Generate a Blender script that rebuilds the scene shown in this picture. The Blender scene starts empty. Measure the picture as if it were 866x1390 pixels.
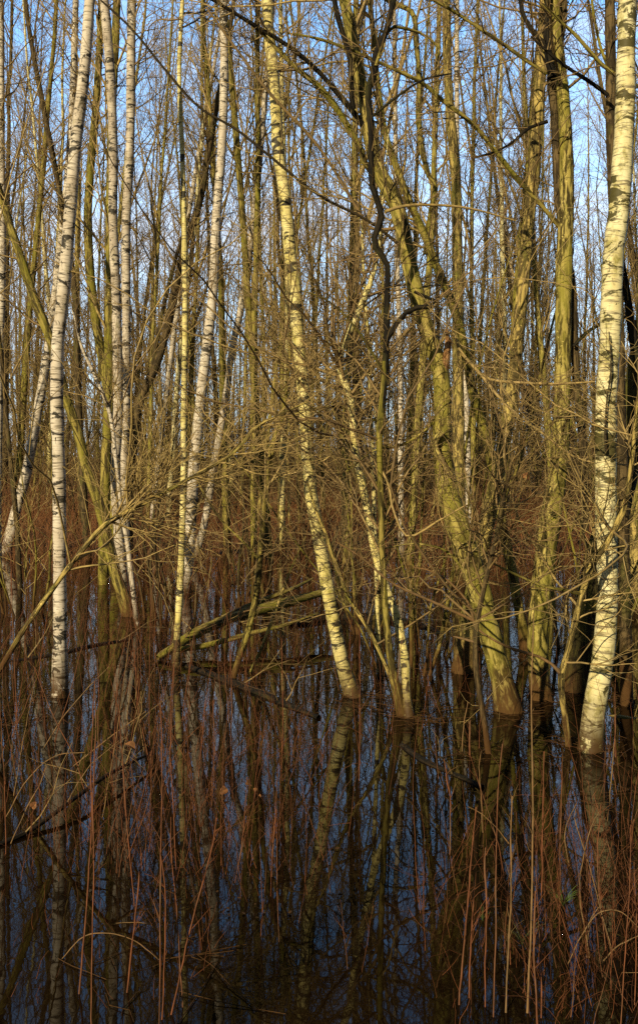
import bpy, math
import numpy as np
from mathutils import Vector

rng = np.random.default_rng(7)
S = bpy.context.scene
COL = S.collection
F, CX, HY, CAMH = 1264.0, 433.0, 620.0, 1.6      # focal length in photo pixels, principal column, horizon row, eye height
SUN_AZ, SUN_EL = math.radians(30), math.radians(24)   # sun stands behind the viewer's left shoulder


def at(px, py, Y):
    return np.array([(px - CX) * Y / F, Y, CAMH - (py - HY) * Y / F])


def depth(py):
    return CAMH * F / (py - HY)


# ------------------------------------------------------------------ geometry
class MB:
    """collects tapered tubes and leaves into one mesh"""
    def __init__(s):
        s.v, s.f, s.b, s.n = [], [], [], 0

    def tubes(s, P, R, sides=3, s0=0.0, rough=0.0):
        P = np.asarray(P, float)
        R = np.asarray(R, float)
        if P.ndim == 2:
            P, R = P[None], R[None]
        M, N, _ = P.shape
        if M == 0:
            return s
        T = np.gradient(P, axis=1)
        T /= np.linalg.norm(T, axis=2, keepdims=True) + 1e-12
        mean = np.abs(P[:, -1] - P[:, 0])
        ref = np.zeros((M, 3))
        ref[np.arange(M), np.argmin(mean, axis=1)] = 1
        U = np.cross(T, ref[:, None, :])
        U /= np.linalg.norm(U, axis=2, keepdims=True) + 1e-12
        V = np.cross(T, U)
        a = np.arange(sides) * 2 * math.pi / sides
        ca, sa = np.cos(a), np.sin(a)
        RR = np.repeat(R[:, :, None], sides, 2)
        if rough:
            RR = RR * (1 + rough * rng.standard_normal(RR.shape))
        v = P[:, :, None, :] + RR[..., None] * (ca[None, None, :, None] * U[:, :, None, :] + sa[None, None, :, None] * V[:, :, None, :])
        seg = np.linalg.norm(np.diff(P, axis=1), axis=2)
        L = np.concatenate([np.zeros((M, 1)), np.cumsum(seg, 1)], 1) + s0
        Rm = np.maximum(R.mean(1), 0.004)
        b = np.empty((M, N, sides, 3))
        b[..., 0] = Rm[:, None, None] * ca
        b[..., 1] = Rm[:, None, None] * sa
        b[..., 2] = L[:, :, None]
        idx = np.arange(M * N * sides).reshape(M, N, sides) + s.n
        i0, i1 = idx[:, :-1], idx[:, 1:]
        j0, j1 = np.roll(i0, -1, 2), np.roll(i1, -1, 2)
        f = np.stack([i0, j0, j1, i1], -1).reshape(-1, 4)
        s.v.append(v.reshape(-1, 3)); s.b.append(b.reshape(-1, 3)); s.f.append(f)
        s.n += M * N * sides
        return s

    def quads(s, v):
        """v: (M,4,3) separate quads"""
        v = np.asarray(v, float).reshape(-1, 4, 3)
        M = len(v)
        s.v.append(v.reshape(-1, 3)); s.b.append(v.reshape(-1, 3).copy())
        s.f.append(np.arange(M * 4).reshape(M, 4) + s.n)
        s.n += M * 4
        return s

    def mesh(s, name, base=(0, 0, 0), mat=None, smooth=True):
        v = np.concatenate(s.v) - np.asarray(base, float)
        f = np.concatenate(s.f)
        b = np.concatenate(s.b)
        me = bpy.data.meshes.new(name)
        me.vertices.add(len(v)); me.vertices.foreach_set('co', v.ravel().astype(np.float32))
        me.loops.add(f.size); me.loops.foreach_set('vertex_index', f.ravel().astype(np.int32))
        me.polygons.add(len(f))
        me.polygons.foreach_set('loop_start', (np.arange(len(f)) * 4).astype(np.int32))
        me.polygons.foreach_set('use_smooth', np.full(len(f), smooth))
        me.update(calc_edges=True)
        at_ = me.attributes.new('bc', 'FLOAT_VECTOR', 'POINT')
        at_.data.foreach_set('vector', b.ravel().astype(np.float32))
        if mat:
            me.materials.append(mat)
        return me

    def obj(s, name, mat, base=(0, 0, 0), parent=None, smooth=True):
        o = bpy.data.objects.new(name, s.mesh(name, base, mat, smooth))
        COL.objects.link(o)
        if parent is not None:
            o.parent = parent
        else:
            o.location = base
        return o


def tag(o, label, cat, group=None, kind=None):
    if label:
        o['label'] = label
    if cat:
        o['category'] = cat
    if group:
        o['group'] = group
    if kind:
        o['kind'] = kind
    return o


def empty(name, loc):
    o = bpy.data.objects.new(name, None)
    o.empty_display_size = 0.2
    o.location = loc
    COL.objects.link(o)
    return o


def copy_tree(o, parent=None):
    c = o.copy()
    COL.objects.link(c)
    if parent is not None:
        c.parent = parent
    for ch in list(o.children):
        copy_tree(ch, c)
    return c


def catmull(P, n):
    """smooth resampling of control rows (any number of columns) to n rows"""
    P = np.asarray(P, float)
    d = np.concatenate([[0], np.cumsum(np.linalg.norm(np.diff(P[:, :3], axis=0), axis=1))])
    t = np.linspace(0, d[-1], n)
    m = np.zeros_like(P)
    for i in range(len(P)):
        a, b = max(i - 1, 0), min(i + 1, len(P) - 1)
        m[i] = (P[b] - P[a]) / max(d[b] - d[a], 1e-9)
    k = np.clip(np.searchsorted(d, t, side='right') - 1, 0, len(P) - 2)
    h = (d[k + 1] - d[k])[:, None]
    u = ((t - d[k]) / (d[k + 1] - d[k]))[:, None]
    return ((2 * u**3 - 3 * u**2 + 1) * P[k] + (u**3 - 2 * u**2 + u) * h * m[k] + (-2 * u**3 + 3 * u**2) * P[k + 1] + (u**3 - u**2) * h * m[k + 1])


def spawn(P, R, k, t=(0.3, 1.0), ang=(30, 60), length=(0.5, 1.5), n=5, up=0.05, wig=0.12, rk=0.55, rmax=0.02, rtip=0.0012, sag=0.0, taperlen=0.5):
    """k side shoots on each of the given tubes"""
    P = np.asarray(P, float); R = np.asarray(R, float)
    if P.ndim == 2:
        P, R = P[None], R[None]
    M, N, _ = P.shape
    C = M * k
    if C == 0:
        return np.zeros((0, n, 3)), np.zeros((0, n))
    par = np.repeat(np.arange(M), k)
    tt = rng.uniform(t[0], t[1], C)
    x = tt * (N - 1)
    i = np.clip(x.astype(int), 0, N - 2)
    u = (x - i)[:, None]
    p = P[par, i] * (1 - u) + P[par, i + 1] * u
    r = R[par, i] * (1 - u[:, 0]) + R[par, i + 1] * u[:, 0]
    T = P[par, i + 1] - P[par, i]
    T /= np.linalg.norm(T, axis=1, keepdims=True) + 1e-9
    q = rng.standard_normal((C, 3))
    q -= (q * T).sum(1, keepdims=True) * T
    q /= np.linalg.norm(q, axis=1, keepdims=True) + 1e-9
    a = np.radians(rng.uniform(ang[0], ang[1], C))[:, None]
    d = np.cos(a) * T + np.sin(a) * q
    L = rng.uniform(length[0], length[1], C) * (1 - taperlen * np.clip((tt - t[0]) / (t[1] - t[0] + 1e-6), 0, 1))
    step = (L / (n - 1))[:, None]
    out = np.empty((C, n, 3))
    out[:, 0] = p
    for j in range(1, n):
        out[:, j] = out[:, j - 1] + step * d
        d = d + wig * rng.standard_normal((C, 3))
        d[:, 2] += up - sag * j / n
        d /= np.linalg.norm(d, axis=1, keepdims=True)
    r0 = np.minimum(np.minimum(r * rk, rmax), 0.012 * L + 0.002)
    s = np.linspace(0, 1, n)
    rr = np.maximum(r0[:, None] * (1 - s)[None] + rtip * s[None], min(rtip, 0.0012))
    return out, rr


# ------------------------------------------------------------------ materials
def mat(name):
    m = bpy.data.materials.new(name)
    m.use_nodes = True
    nt = m.node_tree
    b = nt.nodes['Principled BSDF']
    b.inputs['Roughness'].default_value = 0.8
    b.inputs['Specular IOR Level'].default_value = 0.25
    return m, nt, b


def node(nt, typ, **kw):
    n = nt.nodes.new(typ)
    for k, v in kw.items():
        if k in n.inputs:
            n.inputs[k].default_value = v
        else:
            setattr(n, k, v)
    return n


def noise(nt, vec, scale, detail=3, rough=0.6, dist=0.0):
    m = node(nt, 'ShaderNodeMapping')
    m.inputs['Scale'].default_value = scale
    nt.links.new(vec, m.inputs['Vector'])
    n = node(nt, 'ShaderNodeTexNoise', Scale=1.0, Detail=detail, Roughness=rough, Distortion=dist)
    nt.links.new(m.outputs['Vector'], n.inputs['Vector'])
    return n.outputs['Fac']


def ramp(nt, fac, stops):
    r = node(nt, 'ShaderNodeValToRGB')
    e = r.color_ramp.elements
    while len(e) < len(stops):
        e.new(0.5)
    for el, (p, c) in zip(e, stops):
        el.position = p
        el.color = c if isinstance(c, tuple) and len(c) == 4 else ((c, c, c, 1) if not isinstance(c, tuple) else (*c, 1))
    nt.links.new(fac, r.inputs['Fac'])
    return r.outputs['Color']


def mix(nt, fac, a, b, blend='MIX'):
    m = node(nt, 'ShaderNodeMix', data_type='RGBA', blend_type=blend)
    for sock, val in ((m.inputs[0], fac), (m.inputs[6], a), (m.inputs[7], b)):
        if isinstance(val, (int, float)):
            sock.default_value = val
        elif isinstance(val, tuple):
            sock.default_value = (*val, 1)
        else:
            nt.links.new(val, sock)
    return m.outputs[2]


def bark_coord(nt):
    a = node(nt, 'ShaderNodeAttribute', attribute_name='bc')
    oi = node(nt, 'ShaderNodeObjectInfo')
    v = node(nt, 'ShaderNodeVectorMath', operation='ADD')
    sc = node(nt, 'ShaderNodeVectorMath', operation='SCALE')
    cmb = node(nt, 'ShaderNodeCombineXYZ')
    for i in range(2):
        nt.links.new(oi.outputs['Random'], cmb.inputs[i])
    nt.links.new(cmb.outputs[0], sc.inputs[0])
    sc.inputs['Scale'].default_value = 9.0
    nt.links.new(a.outputs['Vector'], v.inputs[0])
    nt.links.new(sc.outputs[0], v.inputs[1])
    sep = node(nt, 'ShaderNodeSeparateXYZ')
    nt.links.new(a.outputs['Vector'], sep.inputs[0])
    return v.outputs[0], sep.outputs['Z'], oi.outputs['Random']


def bump(nt, b, h, strength, dist):
    bp = node(nt, 'ShaderNodeBump', Strength=strength, Distance=dist)
    nt.links.new(h, bp.inputs['Height'])
    nt.links.new(bp.outputs[0], b.inputs['Normal'])


def birch_bark(name, white, tint, algae, algae_amt, dark=(0.035, 0.028, 0.02), sh=0.0):
    m, nt, b = mat(name)
    co, z, rnd = bark_coord(nt)
    c = mix(nt, ramp(nt, noise(nt, co, (14, 14, 5)), [(0.35, 0.0), (0.65, 1.0)]), white, tint)
    c = mix(nt, ramp(nt, noise(nt, co, (20, 20, 7), 5, 0.7), [(0.62 - 0.25 * algae_amt, 0.0), (0.78 - 0.2 * algae_amt, 0.9)]), c, algae)
    fine = ramp(nt, noise(nt, co, (12, 12, 95), 3, 0.65), [(0.53, 0.0), (0.62, 0.85)])
    c = mix(nt, fine, c, (0.16, 0.12, 0.075))
    lo = node(nt, 'ShaderNodeMath', operation='MULTIPLY_ADD')
    nt.links.new(noise(nt, co, (2, 2, 3.2), 2, 0.6), lo.inputs[0]); lo.inputs[1].default_value = 0.55; lo.inputs[2].default_value = -0.275
    bs = node(nt, 'ShaderNodeMath', operation='ADD')
    nt.links.new(noise(nt, co, (10, 10, 17), 4, 0.65, 0.9), bs.inputs[0]); nt.links.new(lo.outputs[0], bs.inputs[1])
    band = ramp(nt, bs.outputs[0], [(0.555 + sh, 0.0), (0.605 + sh, 0.97)])
    c = mix(nt, band, c, dark)
    scar = ramp(nt, noise(nt, co, (11, 11, 9), 4, 0.7, 1.2), [(0.605 + sh, 0.0), (0.64 + sh, 0.96)])
    c = mix(nt, scar, c, tuple(x * 0.8 for x in dark))
    rag = ramp(nt, noise(nt, co, (14, 14, 5), 6, 0.8), [(0.60, 0.0), (0.66, 0.8)])
    c = mix(nt, rag, c, (0.07, 0.055, 0.03))
    # rough dark foot above the water line
    mr = node(nt, 'ShaderNodeMapRange')
    mr.inputs[1].default_value = 0.40; mr.inputs[2].default_value = 0.72
    mr.inputs[3].default_value = 1.0; mr.inputs[4].default_value = 0.0
    nt.links.new(z, mr.inputs[0])
    nn = ramp(nt, noise(nt, co, (26, 26, 14), 5, 0.75), [(0.34, 0.0), (0.46, 1.0)])
    mu = node(nt, 'ShaderNodeMath', operation='MULTIPLY')
    nt.links.new(mr.outputs[0], mu.inputs[0]); nt.links.new(nn, mu.inputs[1])
    c = mix(nt, mu.outputs[0], c, (0.075, 0.04, 0.014))
    nt.links.new(c, b.inputs['Base Color'])
    b.inputs['Roughness'].default_value = 0.62
    h = mix(nt, 0.5, band, noise(nt, co, (30, 30, 90), 4))
    bump(nt, b, h, 0.55, 0.006)
    return m


def rough_bark(name, light, mid, dark, moss=None, moss_amt=0.3, vs=9, hs=70, foot=(0.085, 0.038, 0.010)):
    m, nt, b = mat(name)
    co, z, rnd = bark_coord(nt)
    c = mix(nt, ramp(nt, noise(nt, co, (16, 16, 4), 4), [(0.3, 0.0), (0.7, 1.0)]), mid, light)
    fis = ramp(nt, noise(nt, co, (hs, hs, vs), 4, 0.65, 0.6), [(0.47, 0.97), (0.56, 0.0)])
    c = mix(nt, fis, c, dark)
    if moss:
        c = mix(nt, ramp(nt, noise(nt, co, (10, 10, 2.5), 5, 0.7), [(0.60 - moss_amt * 0.4, 0.0), (0.74 - moss_amt * 0.3, 0.9)]), c, moss)
    spot = ramp(nt, noise(nt, co, (60, 60, 60), 2), [(0.66, 0.0), (0.72, 0.6)])
    c = mix(nt, spot, c, tuple(min(1, x * 1.7) for x in light))
    mr = node(nt, 'ShaderNodeMapRange')
    mr.inputs[1].default_value = 0.42; mr.inputs[2].default_value = 0.70
    mr.inputs[3].default_value = 0.95; mr.inputs[4].default_value = 0.0
    nt.links.new(z, mr.inputs[0])
    st = node(nt, 'ShaderNodeMath', operation='MULTIPLY_ADD')
    nt.links.new(noise(nt, co, (30, 30, 6), 4, 0.7), st.inputs[0]); st.inputs[1].default_value = -0.55; st.inputs[2].default_value = 0.29
    zz = node(nt, 'ShaderNodeMath', operation='ADD'); nt.links.new(z, zz.inputs[0]); nt.links.new(st.outputs[0], zz.inputs[1]); nt.links.new(zz.outputs[0], mr.inputs[0])
    c = mix(nt, mr.outputs[0], c, foot)
    nt.links.new(c, b.inputs['Base Color'])
    b.inputs['Roughness'].default_value = 0.85
    h = mix(nt, 0.35, noise(nt, co, (hs, hs, vs), 4, 0.65, 0.6), noise(nt, co, (90, 90, 40), 3))
    bump(nt, b, h, 0.9, 0.012)
    return m


def twig_mat(name, a, bcol):
    m, nt, b = mat(name)
    co, z, rnd = bark_coord(nt)
    g = node(nt, 'ShaderNodeNewGeometry')
    c = mix(nt, ramp(nt, g.outputs['Random Per Island'], [(0.1, 0.0), (0.9, 1.0)]), a, bcol)
    c = mix(nt, ramp(nt, noise(nt, co, (3, 3, 3.5), 2), [(0.45, 0.0), (0.7, 0.7)]), c, (sum(a) * .36, sum(a) * .25, sum(a) * .14))
    c = mix(nt, ramp(nt, noise(nt, co, (40, 40, 22), 3), [(0.40, 0.0), (0.62, 0.75)]), c, tuple(x * 0.35 for x in a))
    nt.links.new(c, b.inputs['Base Color'])
    b.inputs['Roughness'].default_value = 0.7
    return m


M = {}
M['birch_pale'] = birch_bark('pale birch bark', (0.74, 0.64, 0.53), (0.54, 0.44, 0.34), (0.30, 0.255, 0.10), 0.2)
M['birch_grey'] = birch_bark('grey birch bark', (0.68, 0.58, 0.47), (0.44, 0.35, 0.27), (0.24, 0.20, 0.08), 0.3)
M['birch_gold'] = birch_bark('golden birch bark', (0.86, 0.73, 0.34), (0.70, 0.56, 0.19), (0.30, 0.25, 0.04), 0.5)
M['birch_cream'] = birch_bark('cream birch bark', (0.86, 0.77, 0.47), (0.74, 0.61, 0.29), (0.27, 0.23, 0.035), 0.55, (0.075, 0.062, 0.018), 0.0)
M['willow'] = rough_bark('olive willow bark', (0.54, 0.43, 0.14), (0.38, 0.285, 0.07), (0.035, 0.023, 0.005), (0.29, 0.245, 0.04), 0.35, 8, 55)
M['olive'] = rough_bark('smooth olive bark', (0.38, 0.295, 0.075), (0.26, 0.195, 0.045), (0.05, 0.036, 0.010), (0.22, 0.19, 0.022), 0.35, 5, 40)
M['ochre'] = rough_bark('ochre bark', (0.60, 0.44, 0.14), (0.42, 0.30, 0.09), (0.07, 0.05, 0.018), (0.2, 0.18, 0.03), 0.2, 7, 50)
M['brown'] = rough_bark('brown bark', (0.16, 0.105, 0.045), (0.10, 0.068, 0.03), (0.035, 0.023, 0.01), (0.1, 0.09, 0.02), 0.15, 7, 50)
M['dark'] = rough_bark('dark and shaded bark', (0.03, 0.021, 0.010), (0.017, 0.012, 0.006), (0.006, 0.004, 0.003), (0.05, 0.045, 0.010), 0.12, 7, 50)  # dark limbs; on the twisting upper stem it stands in for shade
M['wet'] = rough_bark('wet rotten wood', (0.035, 0.022, 0.01), (0.02, 0.012, 0.006), (0.007, 0.005, 0.003), (0.05, 0.045, 0.01), 0.1)
M['mossy'] = rough_bark('mossy log', (0.42, 0.30, 0.10), (0.28, 0.19, 0.06), (0.04, 0.027, 0.01), (0.28, 0.24, 0.03), 0.4, 6, 60, foot=(0.12, 0.09, 0.02))
M['shaded_olive'] = rough_bark('shaded olive bark', (0.10, 0.078, 0.022), (0.06, 0.046, 0.014), (0.018, 0.012, 0.005), (0.10, 0.09, 0.014), 0.3)  # olive darkened: shade on the broad willow is partly put into the colour
M['torn'] = rough_bark('torn orange wood', (0.55, 0.32, 0.15), (0.4, 0.21, 0.09), (0.2, 0.09, 0.03), None, 0, 8, 90, foot=(0.5, 0.24, 0.09))
M['twig'] = twig_mat('brown twigs', (0.38, 0.255, 0.10), (0.20, 0.115, 0.05))
M['twig_gold'] = twig_mat('olive gold twigs', (0.58, 0.41, 0.15), (0.34, 0.22, 0.075))
M['twig_dark'] = twig_mat('dark twigs', (0.06, 0.042, 0.018), (0.04, 0.025, 0.012))
M['twig_far'] = twig_mat('far purple twigs', (0.40, 0.275, 0.115), (0.29, 0.185, 0.07))
M['red_stem'] = twig_mat('dead red stems', (0.29, 0.10, 0.038), (0.14, 0.042, 0.018))
M['tan_stem'] = twig_mat('dead tan stems', (0.32, 0.19, 0.075), (0.18, 0.085, 0.033))
M['thicket'] = twig_mat('russet thicket stems', (0.38, 0.155, 0.055), (0.20, 0.07, 0.028))
M['thicket_tan'] = twig_mat('tan thicket stems', (0.30, 0.19, 0.07), (0.19, 0.10, 0.035))
M['near_growth'] = twig_mat('near dead growth', (0.21, 0.068, 0.024), (0.06, 0.022, 0.011))
M['leaf'] = twig_mat('dead leaves', (0.34, 0.13, 0.045), (0.24, 0.11, 0.04))
M['grass'] = twig_mat('green grass', (0.07, 0.12, 0.025), (0.12, 0.13, 0.03))

# water
m, nt, b = mat('dark swamp water')
tc = node(nt, 'ShaderNodeTexCoord')
c = ramp(nt, noise(nt, tc.outputs['Object'], (0.9, 0.9, 1), 4), [(0.35, (0.003, 0.002, 0.0012)), (0.7, (0.016, 0.0072, 0.002))])
nt.links.new(c, b.inputs['Base Color'])
b.inputs['Roughness'].default_value = 0.015
b.inputs['IOR'].default_value = 1.33
b.inputs['Specular IOR Level'].default_value = 0.42
hh = mix(nt, 0.25, noise(nt, tc.outputs['Object'], (2.2, 2.2, 1), 2), noise(nt, tc.outputs['Object'], (9, 9, 1), 2))
bump(nt, b, hh, 0.025, 0.03)
M['water'] = m
# ground
m, nt, b = mat('leaf litter')
tc = node(nt, 'ShaderNodeTexCoord')
c = ramp(nt, noise(nt, tc.outputs['Object'], (14, 14, 14), 6, 0.75), [(0.3, (0.012, 0.007, 0.003)), (0.5, (0.07, 0.035, 0.014)), (0.72, (0.16, 0.085, 0.03))])
nt.links.new(c, b.inputs['Base Color'])
bump(nt, b, noise(nt, tc.outputs['Object'], (30, 30, 30), 5), 1.0, 0.05)
M['ground'] = m

# ------------------------------------------------------------------ ground and water
def axis(near, far, n1, n2):
    a = np.linspace(0, near, n1)
    g = near * (far / near) ** (np.arange(1, n2 + 1) / n2)
    return np.concatenate([a, g])


ax = axis(26, 900, 66, 16)
xs = np.concatenate([-ax[:0:-1], ax])
ys = np.concatenate([-axis(8, 900, 10, 14)[:0:-1], axis(60, 900, 130, 14)])
GX, GY = np.meshgrid(xs, ys)


def hum(x, y):
    return (np.sin(x * 0.9 + 1.3 * np.sin(y * 0.6)) * np.cos(y * 0.75 + 0.8 * np.sin(x * 0.5)) * 0.5 + 0.35 * np.sin(x * 2.1 + y * 1.3) * np.sin(y * 1.9 - x * 0.7) + 0.15 * np.sin(3.7 * x) * np.sin(4.1 * y))


def ground_z(x, y):
    bank = np.clip((y - 12.0) / 4.5, 0, 1)
    z = -0.4 + bank * 0.5 + 0.25 * np.clip((y - 17) / 20, 0, 1) + 0.13 * hum(x, y) * (0.35 + bank)
    corner = np.exp(-(((x - 1.35) / 0.5) ** 2 + ((y - 2.75) / 0.42) ** 2))
    return z + 0.47 * corner


GZ = ground_z(GX, GY)
gm = bpy.data.meshes.new('ground')
nx, ny = len(xs), len(ys)
vv = np.stack([GX, GY, GZ], -1).reshape(-1, 3)
ii = np.arange(nx * ny).reshape(ny, nx)
ff = np.stack([ii[:-1, :-1], ii[:-1, 1:], ii[1:, 1:], ii[1:, :-1]], -1).reshape(-1, 4)
gm.from_pydata(vv.tolist(), [], ff.tolist())
gm.polygons.foreach_set('use_smooth', np.full(len(ff), True))
gm.materials.append(M['ground'])
g = bpy.data.objects.new('ground', gm); COL.objects.link(g)
tag(g, 'brown leaf littered swamp bed and low banks under the thicket', None, kind='structure')
wm = bpy.data.meshes.new('water')
wm.from_pydata([(-900, -900, 0), (900, -900, 0), (900, 900, 0), (-900, 900, 0)], [], [(0, 1, 2, 3)])
wm.materials.append(M['water'])
w = bpy.data.objects.new('water', wm); COL.objects.link(w)
tag(w, 'still dark swamp water mirroring the trees and blue sky', None, kind='structure')

# ------------------------------------------------------------------ the main trees, traced one by one
def path3(path, Y, lean=0.0):
    """photo pixels with width -> 3D points and radii at the tree's own depth; lean = change of depth per pixel of height"""
    y0 = path[0][1]
    rows = []
    for px, py, wd in path:
        d = Y + lean * (y0 - py)
        p = at(px, py, d)
        rows.append([*p, wd * d / F / 2])
    return np.array(rows)


def crown_tubes(mb, P, R, dens, start, length=(0.7, 2.0), ang=(30, 65), up=0.06, sag=0.0, levels=3, rmax=0.011):
    """side shoots of a traced trunk; start = fraction of its length"""
    n1 = int(dens * 1.5)
    A, AR = spawn(P, R, max(3, int(dens / 4)), (start, 0.9), (40, 85), (1.6, 3.6), 14, 0.03, 0.17, 0.5, 0.0075, 0.0020, 0.06, 0.3)
    mb.tubes(A, AR, 5)
    A2, AR2 = spawn(A, AR, 7, (0.15, 0.98), (30, 70), (0.3, 0.9), 6, 0.04, 0.18, 0.6, 0.005, 0.0016)
    A3, AR3 = spawn(A2, AR2, 3, (0.2, 0.98), (30, 60), (0.1, 0.35), 4, 0.03, 0.18, 0.6, 0.003, 0.0012)
    mb.tubes(A2, AR2, 3).tubes(A3, AR3, 3)
    B, BR = spawn(P, R, n1, (start, 0.99), ang, length, 8, up, 0.17, 0.5, rmax, 0.0022, sag)
    mb.tubes(B, BR, 4)
    C, CR = spawn(B, BR, 6, (0.15, 0.98), (25, 60), (0.25, 0.8), 5, up * 0.6, 0.17, 0.6, 0.005, 0.0016, sag)
    mb.tubes(C, CR, 3)
    if levels > 2:
        D, DR = spawn(C, CR, 3, (0.2, 0.98), (25, 60), (0.10, 0.36), 4, up * 0.4, 0.15, 0.7, 0.0032, 0.0012, sag)
        mb.tubes(D, DR, 3)


BASES = []


def traced_tree(name, label, cat, path, bark, Y=None, lean=0.0, top=None, dens=26, start=0.3, tw='twig', branches=(), group=None,
                clen=(0.6, 1.8), sides=14, sag=0.0, flare=1.3, submerge=0.35, wig=0.006):
    Y = Y or depth(path[0][1])
    K = path3(path, Y, lean)
    # foot below the water line
    d0 = K[0, :3] - K[1, :3]
    d0 /= np.linalg.norm(d0)
    foot = K[0].copy()
    foot[:3] += d0 * (submerge / max(0.4, abs(d0[2])))
    foot[3] *= flare
    K[0, 3] *= (1 + (flare - 1) * 0.5)
    K = np.vstack([foot, K])
    if top:      # carry the stem on above the frame to its full height
        t = K[-1, :3] - K[-3, :3]
        t /= np.linalg.norm(t)
        p, r = K[-1, :3].copy(), K[-1, 3]
        hgt = top - p[2]
        if hgt > 0.5:
            for k in range(1, 6):
                t = t + np.array([rng.normal(0, .06), rng.normal(0, .06), 0.12]); t /= np.linalg.norm(t)
                p = p + t * hgt / 5
                K = np.vstack([K, [*p, max(r * (1 - k / 5.2), 0.004)]])
    L = np.linalg.norm(np.diff(K[:, :3], axis=0), axis=1).sum()
    n = int(np.clip(L / 0.09, 16, 130))
    Q = catmull(K, n)
    Q[:, :2] += np.cumsum(rng.normal(0, wig * 0.25, (n, 2)), 0) * 0.4
    Q[:, 3] = np.maximum(Q[:, 3] * (1 + 0.035 * rng.standard_normal(n)), 0.003)
    base = np.array([K[1, 0], K[1, 1], 0.0])
    BASES.append(base[:2])
    root = empty(name, base)
    tag(root, label, cat, group)
    MB().tubes(Q[:, :3], Q[:, 3], sides, rough=0.018).obj('trunk', M[bark], base, root)
    mb = MB()
    if dens:
        crown_tubes(mb, Q[:, :3], Q[:, 3], dens, start, clen, sag=sag)
    for br in branches:
        bp, bmat = br[0], br[1]
        o = br[2] if len(br) > 2 else {}
        bl = o.get('lean', 0.0)
        dy = o.get('dy', 0.0)
        y0 = bp[0][1]
        BY = Y + lean * (path[0][1] - y0)
        rows = []
        acc = 0
        for k, (px, py, wd) in enumerate(bp):
            if k:
                acc += math.hypot(px - bp[k - 1][0], py - bp[k - 1][1])
            d = BY + dy + bl * acc
            rows.append([*at(px, py, d), wd * d / F / 2])
        BK = np.array(rows)
        bn = int(np.clip(np.linalg.norm(np.diff(BK[:, :3], axis=0), axis=1).sum() / 0.06, 8, 90))
        BQ = catmull(BK, bn)
        BQ[:, 3] = np.maximum(BQ[:, 3] * (1 + 0.05 * rng.standard_normal(bn)), 0.0012)
        bo = MB().tubes(BQ[:, :3], BQ[:, 3], 8, s0=1.0, rough=0.03).obj(o.get('name', 'branch'), M[bmat], base, root)
        if 'label' in o:
            bo['label'] = o['label']
        bd = int(o.get('dens', 10) * 0.75)
        if bd:
            B, BR = spawn(BQ[:, :3], BQ[:, 3], bd, (0.1, 0.98), (30, 75), (0.15, 0.75), 5, 0.05, 0.2, 0.5, 0.006, 0.0011)
            mb.tubes(B, BR, 3)
            C, CR = spawn(B, BR, 4, (0.2, 0.98), (25, 65), (0.08, 0.3), 4, 0.03, 0.2, 0.7, 0.003, 0.0009)
            mb.tubes(C, CR, 3)
    if mb.n:
        mb.obj('crown', M[tw], base, root)
    return root, Q


TT = traced_tree
# --- left birches
TT('birch_tree', 'pale straight birch at left with peeling foot, nearest of the left birches', 'tree',
   [(82, 945, 21), (83, 860, 19), (83, 760, 18), (82, 640, 17.5), (79, 540, 17), (80, 470, 17), (88, 395, 17), (96, 300, 16.5), (104, 200, 16), (116, 100, 15.5), (124, 0, 14.5), (132, -100, 13)],
   'birch_pale', top=13, dens=16, start=0.42, tw='twig', clen=(0.5, 1.6))
TT('birch_tree', 'banded white birch, left stem of the close upright pair', 'tree',
   [(170, 822, 15), (163, 740, 14), (157, 650, 13), (161, 560, 13.5), (159, 430, 13), (154, 300, 12.5), (154, 200, 12.5), (150, 100, 12.5), (142, 0, 12), (136, -90, 11)],
   'birch_grey', top=15, dens=18, start=0.4, tw='twig')
TT('birch_tree', 'banded white birch, right stem of the close upright pair', 'tree',
   [(173, 808, 11), (170, 700, 10.5), (168, 640, 10), (171, 560, 10), (171, 430, 11.5), (171, 300, 12.5), (176, 200, 12.5), (177, 100, 12.5), (178, 0, 12), (180, -90, 11)],
   'birch_grey', Y=11.0, top=16, dens=18, start=0.4, tw='twig')
TT('birch_sapling', 'thin white birch stem slanting down beside the mossy leaning trunk', 'tree',
   [(187, 852, 6.5), (181, 800, 7), (174, 740, 6.5), (167, 700, 6), (160, 640, 5.5), (150, 560, 5), (128, 505, 5), (112, 470, 4), (100, 420, 3)],
   'birch_pale', dens=8, start=0.6, clen=(0.4, 1.0), sides=8)
TT('willow_tree', 'dark mossy trunk leaning far left across the left birches', 'tree',
   [(175, 836, 17), (165, 800, 16), (157, 780, 15), (147, 740, 14), (135, 686, 14), (119, 640, 13.5), (104, 580, 13), (90, 540, 12.5), (70, 465, 12.5), (45, 400, 12), (22, 330, 11), (-2, 255, 10), (-30, 170, 9)],
   'olive', lean=0.001, dens=26, start=0.35, tw='twig', top=9)
TT('birch_tree', 'birch cut by the left edge of the view', 'tree',
   [(-4, 790, 12), (-2, 650, 11), (0, 500, 10.5), (3, 400, 10), (4, 300, 9.5), (3, 200, 9), (3, 100, 8.5), (2, 0, 8), (0, -80, 7)], 'birch_pale', top=15, dens=16, start=0.4, tw='twig')
TT('birch_tree', 'leaning birch with dark ragged foot at the left edge', 'tree',
   [(8, 756, 15), (22, 695, 14), (37, 640, 13.5), (47, 585, 13), (62, 500, 12.5), (72, 430, 12), (80, 360, 11.5), (90, 270, 11), (97, 180, 10), (101, 80, 9), (104, -20, 8)], 'birch_pale', top=16, dens=16, start=0.4)
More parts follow.
